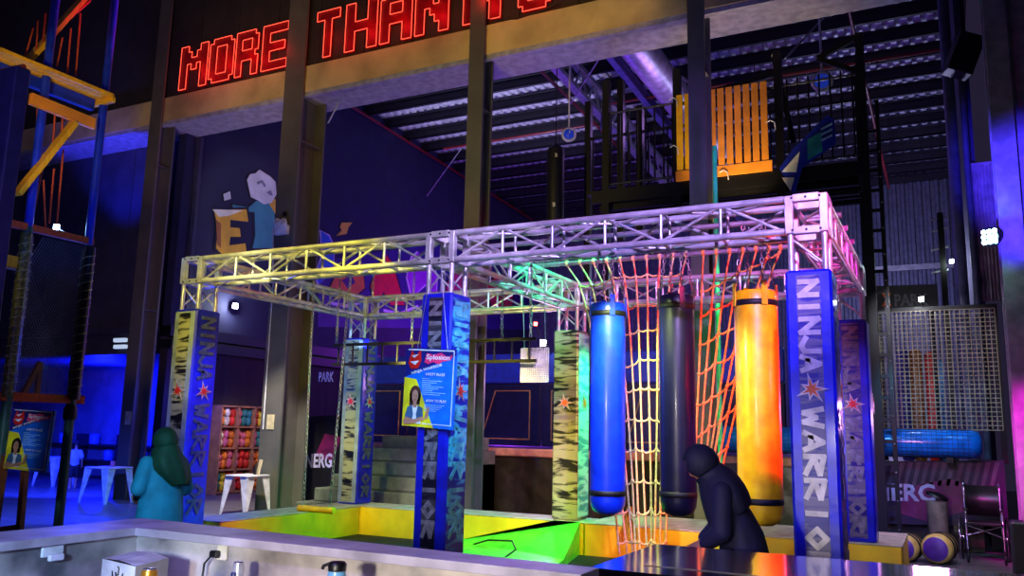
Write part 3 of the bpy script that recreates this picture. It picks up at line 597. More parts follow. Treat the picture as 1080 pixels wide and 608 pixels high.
# ------------------------------------------------------------------ cargo nets
def net(label, tops, bots, ztop, zbot, rows, m, y=10.0, sag=.09, power=1.0, tilt=0):
    t = thing('cargo_net', label, 'cargo net', (sum(tops)/len(tops), y, zbot), 'rope cargo nets'); n = len(tops); mb = MB()
    jit = [random.uniform(-.012, .012) for _ in range(400)]
    def pt(i, s):
        s = min(1, max(0, s+(tilt*(n/2-i)/n+jit[(i*7+int(s*97)) % 400])*(1 if s not in (0, 1) and (s*16) % 1 else 0))); w = s**power; x = tops[i]*(1-w)+bots[i]*w; return Vector((x, y+.05*math.sin(i*1.7+s*5)*s, ztop+(zbot-ztop)*s))
    for i in range(n): mb.tube([pt(i, s/16) for s in range(17)], .013, 6)
    for s in rows:
        pts = []
        for i in range(n):
            p = pt(i, s); mb.ball(p, .024, 6, 4)
            if i: q = (pts[-1]+p)/2; q = Vector((q.x, q.y, q.z-sag*(p-pts[-1]).length*1.5)); pts.append(q)
            pts.append(p)
        mb.tube(pts, .013, 6)
    for i in range(n): mb.lathe([(.036, -.02), (.04, 0), (.036, .02)], (tops[i], 10, PZ), 10, (1, 0, 0))
    mb.build('netting', m, t); return t
X10 = lambda u: at(u, 280, Y=10.0).x
tops = [X10(u) for u in (598, 612, 626, 640, 654, 668, 682, 696, 710, 724)]; bots = [at(u, 540, Y=10).x for u in (655, 661, 666, 671, 676, 681, 686, 691, 696, 700)]
net('pale rope net hanging between the blue and navy bags', tops, bots, PZ-.03, .25, (.06, .16, .26, .36, .46, .56, .66, .76, .86, .96), ROPE, power=.55, tilt=.02)
tops = [X10(u) for u in (742, 756, 770, 784, 798, 812, 824)]; bots = [at(u, 480, Y=10).x for u in (733, 737, 741, 745, 749, 753, 757)]
net('slanting rope net gathered between the navy and yellow bags', tops, bots, PZ-.03, 1.15, (.08, .2, .33, .46, .6, .74, .9), mat('red lit rope', (.82, .58, .26), .85, noise=(30, .2)), power=.85, tilt=.16)  # same kind of rope, red lamp's orange cast put into its colour
mb = MB()
for i in range(14):
    p = at(664+random.uniform(-3, 3), 535, Y=10.15); q = at(662+random.uniform(-8, 8), 572, Y=10.15)
    mb.tube([p, p.lerp(q, .4)+Vector((random.uniform(-.05, .05), .02, 0)), p.lerp(q, .8)+Vector((random.uniform(-.06, .06), .02, 0)), q], .012, 5)
tag(mb.build('rope_bundle', mat('yellow rope', (.85, .68, .12), .8)), 'gathered yellow rope ends at the foot of the pale net', 'rope')
tag(MB().tube([(-2.9, 12.2, RZ), (-2.9, 12.2, 6.0)], .035, 10).lathe([(.1, 0), (.1, .03), (.04, .05)], (-2.9, 12.2, RZ), 16).build('climbing_pole', mat('green pole', (.20, .80, .45), .4)), 'thin bright green pole behind the slanting rope net', 'pole')
# ------------------------------------------------------------------ poster on the pad
def lerp2(q, a, b): return (q[0]*(1-a)+q[1]*a)*(1-b)+(q[3]*(1-a)+q[2]*a)*b
def poster(q, root, detail):
    """q: top left, top right, bottom right, bottom left"""
    ux = (q[1]-q[0]).normalized(); W = (q[1]-q[0]).length; uy = (q[0]-q[3]); uy = (uy-ux*uy.dot(ux)).normalized(); H = (q[0]-q[3]).length; nn = ux.cross(uy); o = q[3]
    sh = (q[0]-q[3]).dot(ux)/H
    def pl(name, pts, m, lev):
        return MB().prism([(x*W+y*H*sh, y*H) for x, y in pts], o+nn*(.002+.002*lev), ux, uy, .002).build(name, m, root)
    MB().prism([(x*W+y*H*sh, y*H) for x, y in ((0, 0), (1, 0), (1, 1), (0, 1))], o-nn*.02, ux, uy, .022).build('board', mat('poster blue', (.06, .42, .88), .35), root)
    pl('header', [(0, .62), (1, .92), (1, 1), (0, 1)], mat('poster navy', (.10, .12, .45), .35), 0)
    pl('yellow_corner', [(0, 0), (.62, 0), (.24, .60), (0, .62)], mat('poster yellow', (.95, .86, .12), .35), 1)
    for a, b in (((.05, .97), (.96, .985)), ((.95, .04), (.965, .97)), ((.4, .04), (.95, .05))):
        pl('border_line', [(a[0], a[1]), (b[0], a[1]), (b[0], b[1]), (a[0], b[1])], WHITEP, 2)
    tx = lambda body, x, y, h, w_, m, nm='lettering', bold=0: text(body, nm, m, root, o+nn*.009+ux*(x*W+y*H*sh)+uy*y*H, ux, (uy*H+ux*(H*sh)), h*H, w_*W, .001, bold)
    em = pl('red_badge', [(.06, .80), (.12, .97), (.2, .90), (.3, .98), (.32, .84), (.26, .74), (.12, .73)], REDP, 2); pl('badge_mark', [(.1, .82), (.28, .84), (.2, .78)], WHITEP, 4); pl('badge_mark', [(.12, .90), (.26, .92), (.18, .87)], WHITEP, 4)
    mg = mat('pink print', (.92, .20, .42), .4)
    pl('title_shape', [(.38, .82), (.42, .94), (.56, .92), (.7, .95), (.84, .90), (.93, .93), (.9, .86), (.74, .84), (.66, .80), (.56, .83), (.46, .80)], mg, 2)
    tx('Splosion', .42, .84, .085, .46, WHITEP, 'title', .02)
    ang = .27; u2 = (ux*math.cos(ang)+uy*math.sin(ang)); text('NINJA WARRIOR', 'lettering', WHITEP, root, o+nn*.009+ux*(.12*W)+uy*.645*H, u2, nn.cross(u2), .05*H, .62*W, .001, .02)
    tx('SAFETY RULES', .42, .655, .036, .38, WHITEP, 'lettering', .02); tx('HOW TO PLAY', .46, .32, .036, .40, WHITEP, 'lettering', .02)
    pale = mat('poster pale lines', (.62, .82, .95), .4)
    for i, y in enumerate((.61, .585, .56, .535, .51, .485, .46, .435, .41)): pl('text_line', [(.36, y), (.5+.36*((i*37) % 10)/10, y), (.5+.36*((i*37) % 10)/10, y+.008), (.36, y+.008)], pale, 2)
    for i, y in enumerate((.28, .255, .23, .205)): pl('text_line', [(.42, y), (.82-.05*i, y), (.82-.05*i, y+.008), (.42, y+.008)], pale, 2)
    E = lambda cx, cy, rx, ry, n=14: [(cx+rx*math.cos(2*PI*k/n), cy+ry*math.sin(2*PI*k/n)) for k in range(n)]
    pl('portrait_hair', E(.24, .40, .115, .12)+[], DARKHAIR if not detail else mat('brown hair', (.30, .16, .10), .5), 3)
    pl('portrait_hair', [(.13, .26), (.13, .42), (.34, .42), (.34, .28)], DARKHAIR if not detail else MATS['brown hair'], 3)
    pl('portrait_shirt', [(.14, .04), (.14, .2), (.20, .26), (.30, .26), (.36, .2), (.38, .04)], WHITEP, 4)
    dn = mat('denim print', (.22, .38, .50), .5)
    pl('portrait_vest', [(.05, .10), (.10, .24), (.19, .27), (.22, .16), (.2, .06)], dn, 5); pl('portrait_vest', [(.42, .12), (.40, .24), (.31, .27), (.28, .16), (.3, .06)], dn, 5)
    pl('portrait_neck', [(.21, .24), (.21, .32), (.28, .32), (.28, .24)], SKIN, 5); pl('portrait_face', E(.245, .38, .062, .085), SKIN, 6)
    pl('portrait_arm', [(.03, .05), (.07, .12), (.24, .09), (.42, .14), (.44, .09), (.24, .04), (.06, .02)], SKIN, 7); pl('portrait_hand', [(.44, .10), (.5, .26), (.54, .26), (.52, .12)], SKIN, 6)
    pl('portrait_eye', E(.22, .39, .009, .006, 8), DARKHAIR, 8); pl('portrait_eye', E(.27, .39, .009, .006, 8), DARKHAIR, 8); pl('portrait_mouth', E(.245, .335, .02, .007, 8), mat('lip print', (.75, .25, .25), .4), 8)
pY = YS[0]-.205-.045
q = [at(429, 367, Y=pY), at(482, 369, Y=pY), at(480, 452, Y=pY), at(424, 449, Y=pY)]
ps = thing('poster', 'blue and yellow rules poster hanging on the middle front pad', 'poster', tuple(q[3])); poster(q, ps, True)
MB().tube([q[0].lerp(q[1], .2)+Vector((0, .02, 0)), (XS[1]-.05, pY+.02, 3.5)], .005, 4).tube([q[0].lerp(q[1], .8)+Vector((0, .02, 0)), (XS[1]+.05, pY+.02, 3.5)], .005, 4).build('hanging_wire', STEEL, ps)
# ================================================================== INNER HALL
DZ = 1.32; DY = 15.0
dk = thing('trampoline_deck', 'raised trampoline deck with pale edge and black tarpaulin skirt', 'platform', (-5, DY, 0))
MB().bb(-12.8, .4, DY, 32.5, DZ-.1, DZ).build('deck_top', mat('purple deck mat', (.45, .32, .62), .35, noise=(2, .3)), dk)
MB().cbox(-12.8, .4, DY-.14, DY-.005, DZ-.13, DZ+.02, .02).build('edge_pad', mat('tan edge pad', (.75, .55, .38), .5), dk)
TARP = mat('black tarpaulin', (.20, .19, .13), .32, bump=(2.2, 1.0), stretch=(1, 1, 1))
mb = MB(); nx, nz = 120, 8; V = []
for j in range(nz+1):
    for i in range(nx+1):
        x = -12.8+13.2*i/nx; z = .02+(DZ-.16)*j/nz; V.append((x, DY-.03-.035*math.sin(x*9+z*5)*math.sin(z*6+x*2), z))
mb.add(V, [(j*(nx+1)+i, j*(nx+1)+i+1, (j+1)*(nx+1)+i+1, (j+1)*(nx+1)+i) for j in range(nz) for i in range(nx)], True)
mb.build('skirt', TARP, dk)
# foam steps
stp = thing('foam_steps', 'grey green foam steps behind the olive pad', 'steps', (-9, 12.6, 0)); FG = mat('grey green foam block', (.36, .38, .30), .7, bump=(9, .3))
for i, (zt, xl) in enumerate(((.30, -10.9), (.55, -10.7), (.80, -10.5), (1.05, -10.35), (1.30, -10.2), (1.54, -10.0))):
    y0 = 12.5+.28*i; part = MB().cbox(xl, -7.9, y0, min(y0+.6, 14.8), max(0.004, zt-.25), zt-.006, .02)
    if i: part.cbox(xl+.02, -7.92, y0+.29, 14.8, .004, zt-.26, .01)
    part.build('step', FG, stp)
def banner(name, q, label, words_, m, extra=()):
    t = thing(name, label, 'banner', tuple(q[3])); ux = (q[1]-q[0]).normalized(); uz = Vector((0, 0, 1)); W = (q[1]-q[0]).length; H = q[0].z-q[3].z
    MB().prism([(0, 0), (W, 0), (W, H), (0, H)], q[3], ux, uz, .02).build('panel', m, t)
    n = ux.cross(uz)
    for body, x, y, h, wd, mm in words_: text(body, 'lettering', mm, t, q[3]+n*.024+ux*x*W+uz*y*H, ux, uz, h*H, wd*W, .001, .03)
    for pts, mm in extra: MB().prism([(x*W, y*H) for x, y in pts], q[3]+n*.021, ux, uz, .002).build('colour_streak', mm, t)
    return t
bm = mat('dark purple banner', (.14, .07, .20), .45, noise=(2, .4)); mgl = mat('magenta print', (.44, .10, .32), .45, noise=(4, .4)); pal = mat('pale lilac print', (.72, .70, .86), .45)
Y = 14.85
q = [at(900, 487, Y=Y), at(1062, 486, Y=Y), at(1062, 548, Y=Y), at(900, 552, Y=Y)]
ex = []
for i in range(16):
    x = .08+i*.055; ex.append(([(x, .62), (x+.02, .60), (x+.07, .97), (x+.04, .98)], mat('grey streak', (.34, .26, .34), .5)))
ex.append(([(.28, .2), (.5, .05), (.78, .25), (.86, .55), (.66, .72), (.44, .62)], mgl))
banner('wall_banner', q, 'purple banner below the blue foam tube, behind the wheelchair', [('ENERG', .06, .36, .28, .5, pal)], bm, ex)
q = [at(757, 489, Y=Y), at(822, 488, Y=Y), at(822, 549, Y=Y), at(757, 548, Y=Y)]
banner('wall_banner', q, 'magenta and dark banner seen between the slanting net and the yellow bag', [], bm, [([(.05, .3), (.3, .15), (.55, .4), (.4, .75), (.12, .8)], mat('rose print', (.60, .14, .28), .5)), ([(.3, .5), (.55, .7), (.5, .8), (.22, .58)], pal), ([(.72, .1), (.98, .1), (.98, .5), (.72, .5)], mat('olive print', (.50, .48, .12), .5))])
Y = 14.3
q = [at(312, 440, Y=Y), at(372, 437, Y=Y), at(372, 528, Y=Y), at(312, 534, Y=Y)]
banner('wall_banner', q, 'black banner left of the grey green steps', [('NERG', .14, .42, .16, .46, pal)], mat('black banner', (.05, .04, .06), .5), [([(.3, .55), (.6, .5), (.75, .75), (.45, .8)], mgl)])
Y = 17.5
NP = mat('navy wall pad', (.08, .10, .24), .5, bump=(5, .2)); BP = mat('blue wall pad', (.10, .22, .62), .5)
x = -13.6; k = 0
while x < -3:
    t = thing('wall_pad', 'navy wall pad with a tan trapezoid outline, %s in the row from the mural wall' % ORD[k], 'pad', (x, Y, DZ), 'navy trapezoid wall pads')
    MB().cbox(x, x+1.75, Y, Y+.12, DZ+.02, 2.75, .02).build('body', NP, t); MB().cbox(x, x+1.75, Y-.02, Y+.12, 2.77, 3.45, .02).build('blue_cap', BP, t)
    s = 1 if k % 2 else -1; tr = [(.25, .15), (1.5, .15), (1.5-.35*(s > 0), 1.25), (.25+.35*(s < 0), 1.25)]
    MB().tube([(x+a, Y-.012, DZ+.02+b) for a, b in tr], .022, 5, closed=True).build('outline', mat('tan outline', (.75, .62, .35), .5), t); x += 1.8; k += 1
text('PARK', 'lettering', pal, bpy.data.objects['wall_pad'], at(336, 403, Y=Y-.03), (1, 0, 0), (0, 0, 1), .26, .5, .002, .03)
# cage
Y = 15.0
cg = thing('net_cage', 'black net cage panel above the blue foam tube', 'net', (0, Y, DZ)); x0, x1 = at(930, 400, Y=Y).x, at(1054, 400, Y=Y).x; z0, z1 = 1.85, at(990, 328, Y=Y).z
for x in (x0, x1): MB().bb(x-.04, x+.04, Y-.04, Y+.04, DZ+.03, z1+.05).build('post', BLACKM, cg)
MB().bb(x0-.04, x1+.04, Y-.05, Y+.05, z1, z1+.07).build('top_rail', BLACKM, cg)
mb = MB(); NETM = mat('cream net cord', (.50, .47, .40), .8)
n = int((x1-x0)/.068)
for i in range(n+1): x = x0+(x1-x0)*i/n; mb.bb(x-.007, x+.007, Y-.06, Y-.05, z0, z1)
n = int((z1-z0)/.068)
for i in range(n+1): z = z0+(z1-z0)*i/n; mb.bb(x0, x1, Y-.062, Y-.052, z-.007, z+.007)
mb.build('netting', NETM, cg)
ft = thing('foam_tube', 'long glossy cyan blue foam tube along the deck edge', 'foam tube', (-1.4, 14.65, 1.62)); FT = mat('glossy cyan vinyl', (.06, .45, .85), .22, coat=.4)
MB().lathe([(.12, 0), (.19, .03), (.215, .1), (.215, 4.3), (.19, 4.4), (.12, 4.43)], (-3.99, 14.65, 1.63), 24, (1, 0, 0)).build('body', FT, ft)
mb = MB(); x = -3.8
while x < .3: mb.lathe([(.216, 0), (.219, .003), (.216, .006)], (x, 14.65, 1.63), 24, (1, 0, 0)); x += .07
for k in range(20): a = 2*PI*k/20; mb.tube([(-3.85, 14.65+.217*math.cos(a), 1.63+.217*math.sin(a)), (.3, 14.65+.217*math.cos(a), 1.63+.217*math.sin(a))], .003, 4)
mb.build('netting', mat('dark net cord', (.05, .10, .25), .8), ft)
for x in (-3.0, -1.5, 0): MB().bb(x-.05, x+.05, 14.5, 14.9, 1.35, 1.43).build('cradle', BLACKM, ft)
for u, c, nm, z1_ in ((970, (.55, .33, .10), 'amber', 3.2), (986, (.75, .10, .06), 'red', 3.15), (993, (.35, .62, .90), 'pale blue', 3.0), (957, (.10, .12, .45), 'dark blue', 3.2)):
    p = at(u, 455, Y=16.5); t = MB().lathe([(.09, 0), (.1, .03), (.1, z1_-DZ), (.06, z1_-DZ+.06)], (p.x, 16.5, DZ+.002), 14).build('foam_pillar', mat(nm+' foam', c, .4)); tag(t, '%s foam pillar seen through the net cage' % nm, 'pillar', 'foam pillars behind the net')
fl = thing('floor_light', 'white spotlight on a slim pole behind the net cage', 'light', tuple(at(1027, 455, Y=16.2))); p = at(1021, 387, Y=16.2)
MB().tube([(p.x+.06, 16.2, DZ), (p.x+.05, 16.2, p.z)], .03, 8).build('pole', STEEL, fl); MB().ball((p.x, 16.15, p.z), .045).build('lamp_head', mat('white led', (1, 1, 1), emit=((.85, .93, 1), 14)), fl)
q = [at(925, 302, Y=15.9), at(990, 300, Y=15.9), at(990, 326, Y=15.9), at(925, 330, Y=15.9)]
banner('roof_sign', q, 'dark sign board above the net cage', [('X', .09, .22, .5, .16, ORANGEP), ('PARK', .3, .22, .45, .55, mat('dull grey print', (.40, .38, .40), .5))], mat('dark sign', (.08, .07, .08), .5))
for u in (935, 983): tag(MB().tube([at(u, 328, Y=15.95), at(u, 328, Y=15.95)*1+Vector((0, 0, -2.55))], .03, 6).build('sign_post', BLACKM), 'black post under the dark sign board', 'post', 'posts of the dark sign board')
# ================================================================== BLACK CLIMBING TOWER
TY = 14.2; TB = 15.7
tw = thing('climbing_tower', 'tall black steel climbing tower with railings and orange slat panel', 'tower', (-3, TY, 0))
T = lambda u, v, Y=TY: at(u, v, Y=Y)
dz = T(680, 197).z
for x, y, zt, z0 in ((T(640, 90).x, TY, T(640, 86).z, 0), (T(714, 80).x, TY, T(714, 74).z, 5.5), (T(820, 70).x, TY, T(818, 55).z, 5.5), (T(908, 80).x, TY, T(905, 36).z, 0),
               (T(621, 110, TB).x, TB, T(621, 108, TB).z, DZ), (T(655, 110, TB).x, TB, T(655, 85, TB).z, 5.5), (T(675, 110, TB).x, TB, T(675, 112, TB).z, 5.5), (T(905, 90, TB).x, TB, T(905, 70, TB).z, DZ)):
    MB().bb(x-.065, x+.065, y-.065, y+.065, z0+.001, zt).build('post', BLACKM, tw)
xa, xb = T(620, 197).x, T(906, 197).x
MB().bb(xa, xb, TY-.06, TB+.1, dz-.06, dz).build('deck', BLACKM, tw)
fr = MB()
for i in range(4): fr.bb(xa+.2, xb, TY+.1+i*.4, TY+.2+i*.4, dz-.35, dz-.07)
fr.bb(xa+.1, xb+.05, TY-.07, TY+.0, dz-.24, dz-.0); fr.bar((xa+.3, TY, dz-.5), (xb, TY, dz-.5), .1, .08); fr.build('joist', BLACKM, tw)
zr = T(680, 114).z; RS = mat('grey rail steel', (.20, .20, .24), .4, .4)
for za in (zr, dz+.12):
    for u0, u1 in ((640, 714), (814, 906)): MB().tube([(T(u0, 114).x, TY, za), (T(u1, 114).x, TY, za)], .022, 6).build('rail', RS, tw)
MB().tube([(T(640, 86).x, TY, T(640, 86).z-.05), (T(640, 86).x-.7, TB, T(640, 86).z-.35)], .03, 6).build('rail', RS, tw)

for i in range(8): x = T(640, 114).x+(T(714, 114).x-T(640, 114).x)*(i+.5)/8; MB().tube([(x, TY, dz+.1), (x, TY, zr)], .018, 6).build('baluster', BLACKM, tw)
for i in range(8): x = T(814, 114).x+(T(906, 114).x-T(814, 114).x)*(i+.5)/8; MB().tube([(x, TY, dz+.1), (x, TY, zr+.1)], .018, 6).build('baluster', BLACKM, tw)
for i in range(10): x = T(622, 110, TB).x+.08+i*.4; MB().tube([(x, TB, dz), (x, TB, zr+.1)], .018, 6).build('baluster', BLACKM, tw)
MB().bb(T(621, 110, TB).x, T(905, 110, TB).x, TB-.03, TB+.03, zr+.1, zr+.15).build('rail', BLACKM, tw)
# orange slat panel
sp = MB(); xs0, xs1 = T(715, 100).x, T(812, 95).x; zs0, zs1 = T(715, 190).z+.14, T(760, 96).z
sb = MB().bb(xs0-.02, xs1+.02, TY-.13, TY-.09, zs0-.20, zs0-.02).build('slat_rail', ORB, tw)
n = 11; wd = (xs1-xs0)/n
for i in range(n):
    MB().bb(xs0+i*wd, xs0+i*wd+wd*.76, TY-.12, TY-.09, zs0, zs1).build('slat', YELB if i < 2 else ORB, tw)
MB().bb(xs0, xs1, TY-.085, TY-.04, zs1-.18, zs1-.12).bb(xs0, xs1, TY-.085, TY-.04, zs0+.05, zs0+.12).build('slat_backing', BLACKM, tw)
# tops and brackets
br = MB()
br.bar(T(905, 38), T(862, 62), .08, .09); br.bar(T(862, 62), T(905, 76), .07, .08); br.bar(T(712, 74), T(740, 96, TB), .07, .07); br.bar(T(816, 56), T(837, 150, TB), .09, .07)
br.bar(T(752, 97), T(818, 78), .07, .09); br.build('brace', BLACKM, tw)
# leg ladder on the right
xl = T(908, 200).x; lg = MB(); lg.bb(xl+.27, xl+.33, TY-.04, TY+.04, 0, dz+1.0)
z = .3
while z < 6.6: lg.bb(xl+.05, xl+.28, TY-.03, TY+.01, z, z+.05); z += .33
lg.build('leg_ladder', BLACKM, tw)
bl = MB(); z = .35
while z < 6.4: bl.ball((xl+.30, TY-.05, z), .014, 8, 5); z += .42
bl.build('holds', STEEL, tw)
for u, v in ((712, 158), (711, 108), (764, 184), (813, 132)):
    p = T(u, v); MB().tube([p+Vector((-.05, -.14, 0)), p+Vector((.02, -.16, .03)), p+Vector((.09, -.15, -.02)), p+Vector((.1, -.15, -.15))], .010, 5).build('white_tie', PLASTW, tw)
# flag shape, hanging bag, belay devices
fl = thing('hanging_kite', 'angular blue, teal and white kite shape hung on the tower railing', 'decoration', tuple(T(850, 170)))
def kp(pix, m, d, nm): ps = [at(u, v, Y=TY-.10) for u, v in pix]; MB().prism([((p-ps[0]).x, (p-ps[0]).z) for p in ps], ps[0]-Vector((0, d, 0)), (1, 0, 0), (0, 0, 1), .015).build(nm, m, fl)
kp([(872, 122), (880, 126), (882, 152), (862, 166), (846, 178), (838, 206), (822, 178), (836, 158), (852, 142)], mat('kite blue', (.04, .12, .62), .5), 0, 'body')
kp([(852, 148), (866, 140), (868, 160), (852, 170)], mat('kite teal', (.10, .50, .55), .5), .02, 'patch')
kp([(844, 160), (840, 182), (825, 182)], PLASTW, .02, 'white_patch'); kp([(838, 188), (834, 202), (825, 188)], PLASTW, .02, 'white_patch')
for i in range(3): kp([(866, 136+i*6), (878, 130+i*6), (878, 132+i*6), (866, 138+i*6)], mat('pale blue print', (.55, .72, .85)), .02, 'stripe')
hb = thing('hanging_bag', 'long black cylinder bag hanging left of the black tower', 'bag', tuple(at(584, 250, Y=14.6)))
c0 = at(585, 250, Y=14.6); c1 = at(585, 154, Y=14.6); H = c1.z-c0.z
MB().lathe([(.12, 0), (.17, .05), (.175, .3), (.175, H-.16), (.15, H-.06), (.09, H-.01), (.02, H)], c0, 24).build('body', mat('matte black vinyl', (.035, .035, .05), .5), hb)
MB().tube([(c0.x, 14.6, c1.z), (c0.x, 14.6, zc(14.6)-.35)], .012, 5).build('rope', BLACKM, hb)
MB().prism([(-.02, 0), (.03, .02), (.02, .1), (-.04, .09)], (c0.x+.06, 14.42, c0.z+.55), (1, 0, 0), (0, 0, 1), .005).build('mark', SILVERP, hb)
MB().prism([(0, 0), (.05, 0), (.05, .06), (0, .09)], (c0.x+.07, 14.42, c1.z-.3), (1, 0, 0), (0, 0, 1), .005).build('mark', SILVERP, hb)
def belay(u, v, Y, r, lab):
    c = at(u, v, Y=Y); t = thing('belay_device', lab, 'belay device', tuple(c)); d = -(c-Vector(CAM)).normalized(); d.z *= .3; d.normalize()
    MB().lathe([(r*.7, -.1), (r*.95, -.05), (r, 0), (r*.85, .03)], c, 24, d).build('housing', PLASTW, t)
    MB().lathe([(r*.70, .03), (r*.70, .036), (.01, .04)], c, 24, d).build('face', mat('glowing belay blue', (.06, .16, .80), .4, emit=((.02, .06, .6), .25)), t)  # face is no lamp; a faint glow is added to its blue
    MB().tube([c+Vector((0, 0, r)), (c.x, Y, zc(Y)-.34)], .02, 5).build('strap', PLASTW, t)
    text('T', 'mark', PLASTW, t, c+d*.045+Vector((-.04, 0, .02)), Vector((1, 0, 0)), Vector((0, 0, 1)), .06, .12, .001)
belay(600, 142, 16.5, .17, 'round blue belay device hanging above the long black bag'); belay(867, 86, 15.2, .19, 'round blue belay device hanging above the right railing of the tower')
yl = thing('bell', 'small brass ball hanging above the orange slats', 'bell', tuple(T(796, 88))); p = at(796, 88, Y=TY+.2); MB().ball(p, .07).build('body', mat('brass', (.75, .58, .25), .3, .8), yl); MB().tube([p, p+Vector((0, 0, .45))], .01, 4).build('cord', BLACKM, yl)
# speaker and pipes at the right wall
sk = thing('loudspeaker', 'black loudspeaker box tilted on the right wall', 'loudspeaker', tuple(at(1014, 60, Y=13.9))); c = at(1016, 59, Y=14.9)
a1 = Vector((.9, .3, -.35)).normalized(); b1 = a1.cross(Vector((0, 1, 0))).normalized(); c1_ = a1.cross(b1)
MB().box(c, (.40, .38, .66), a1, c1_, b1).build('cabinet', PLASTB, sk, bevel=.015); MB().box(c-c1_*.0+a1*-.19, (.01, .28, .54), a1, c1_, b1).build('grille', mat('speaker grille', (.05, .05, .06), .7), sk); MB().bar(c, (.62, 15.95, c.z+.1), .05, .05).build('bracket', BLACKM, sk)
for u, r, nm in ((1008, .09, 'thick'), (1022, .05, 'slim')):
    p = at(u, 200, Y=15.6); tag(MB().tube([(p.x, 15.6, DZ+.003), (p.x, 15.6, 11.9)], r, 12).build('drain_pipe', mat('blue grey pipe', (.26, .28, .40), .5)), '%s dark vertical pipe by the right wall' % nm, 'pipe')
cu = MB(); x0 = at(1024, 250, Y=15.72).x; N_ = 40
pts = [(x0+.42*i/N_, 15.72+.03*math.sin(i*1.3)) for i in range(N_+1)]
z0, z1 = at(1030, 318, Y=15.7).z, at(1028, 175, Y=15.7).z
cu.add([(a, b, z0) for a, b in pts]+[(a, b, z1) for a, b in pts]+[(a, b+.01, z0) for a, b in pts]+[(a, b+.01, z1) for a, b in pts], [(i, i+1, N_+2+i, N_+1+i) for i in range(N_)]+[(2*N_+2+i+1, 2*N_+2+i, 3*N_+3+i, 3*N_+3+i+1) for i in range(N_)], True)
cu.bb(x0-.02, x0+.44, 15.7, 15.75, z1, z1+.05)
tag(cu.build('sheer_curtain', mat('pale drape', (.55, .52, .56), .8)), 'pale hanging drape beside the right column', 'curtain')
rk = thing('wall_bracket_rack', 'dark rack with pale brackets by the right wall', 'rack', tuple(at(992, 320, Y=16.5)))
p0 = at(998, 330, Y=16.5); MB().bb(p0.x-.05, p0.x+.05, 16.4, 16.5, DZ, at(998, 225, Y=16.5).z).build('post', BLACKM, rk)
for v in (232, 244, 264, 288): p = at(990, v, Y=16.42); MB().bar(p-Vector((.12, 0, 0)), p+Vector((.16, 0, .05)), .03, .03).build('bracket', STEEL, rk)
def led(name, u, v, Y, r, col, st, lab, d=(0, -1, 0), power=0, mount=None):
    c = at(u, v, Y=Y); t = thing(name, lab, 'light', tuple(c)); d = Vector(d).normalized()
    MB().lathe([(r*.8, -.08), (r, -.06), (r, 0), (r*.9, .01)], c, 16, d).build('housing', BLACKM, t)
    mb = MB(); u_ = d.cross(Vector((0, 0, 1))).normalized(); w_ = d.cross(u_)
    for i in range(3):
        for j in range(3): mb.ball(c+d*.012+u_*(i-1)*r*.55+w_*(j-1)*r*.55, r*.24, 8, 5)
    mb.build('led_lens', mat('led '+str(col)+str(st), (1, 1, 1), emit=(col, st)), t)
    if mount: MB().bar(c-d*.05, mount, .012, .012).build('bracket', BLACKM, t)
    if power:
        lamp('POINT', tuple(c+d*.12), power, col, size=.05)
led('stage_light', 1044, 250, 12.75, .13, (.45, 1, .75), 26, 'green white wall light on the pale right column', (-.5, -1, 0), 12, (.8, 12.95, at(1044, 250, Y=12.75).z))
led('stage_light', 60, 240, 7.0, .05, (.25, .5, 1), 50, 'bright blue light on the yellow and blue tower', (.6, -1, .1), 9, (-9.56, 6.6, 3.94))
led('flood_light', 248, 323, at(248, 323, X=-15.9).y, .085, (.8, .88, 1), 30, 'white floodlight on the side wall beside the olive front pad', (.9, -.6, 0), 45, (XL+.02, at(248, 323, X=-15.9).y+.1, at(248, 323, X=-15.9).z))
led('stage_light', 972, 316, 14.8, .05, (.9, .95, 1), 30, 'small white light above the top right of the net cage', (-.3, -1, 0), 8, (at(972, 316, Y=14.8).x, 15, 3.74))
led('stage_light', 1004, 276, 16.3, .045, (.8, 1, .9), 16, 'tiny white light on the dark rack by the right wall', (-.3, -1, 0), 3, (at(998, 330, Y=16.5).x+.04, 16.45, at(1004, 276, Y=16.3).z))
led('signal_light', 565, 342, 16.9, .05, (1, .06, .03), 30, 'small red light between the hanging ladder and the slashed pad', (.2, -1, 0), 12, (at(565, 342, Y=16.9).x, 17.45, 3.3))
led('flood_light', 573, 362, 17.2, .09, (1, .85, .6), 22, 'warm white light behind the perforated panel', (.2, -1, 0), 10, (at(573, 362, Y=17.2).x, 17.5, 3.0))
for v, n_ in ((359, 'upper'), (366, 'lower')):
    c = at(127, v, Y=13.55); tag(MB().cbox(c.x-.20, c.x+.20, 13.5, 13.6, c.z-.045, c.z+.045, .01).build('light_box', mat('white light box', (.9, .9, 1), emit=((.6, .8, 1), .5))), '%s white strip box on the dark ledge at the left' % n_, 'sign')
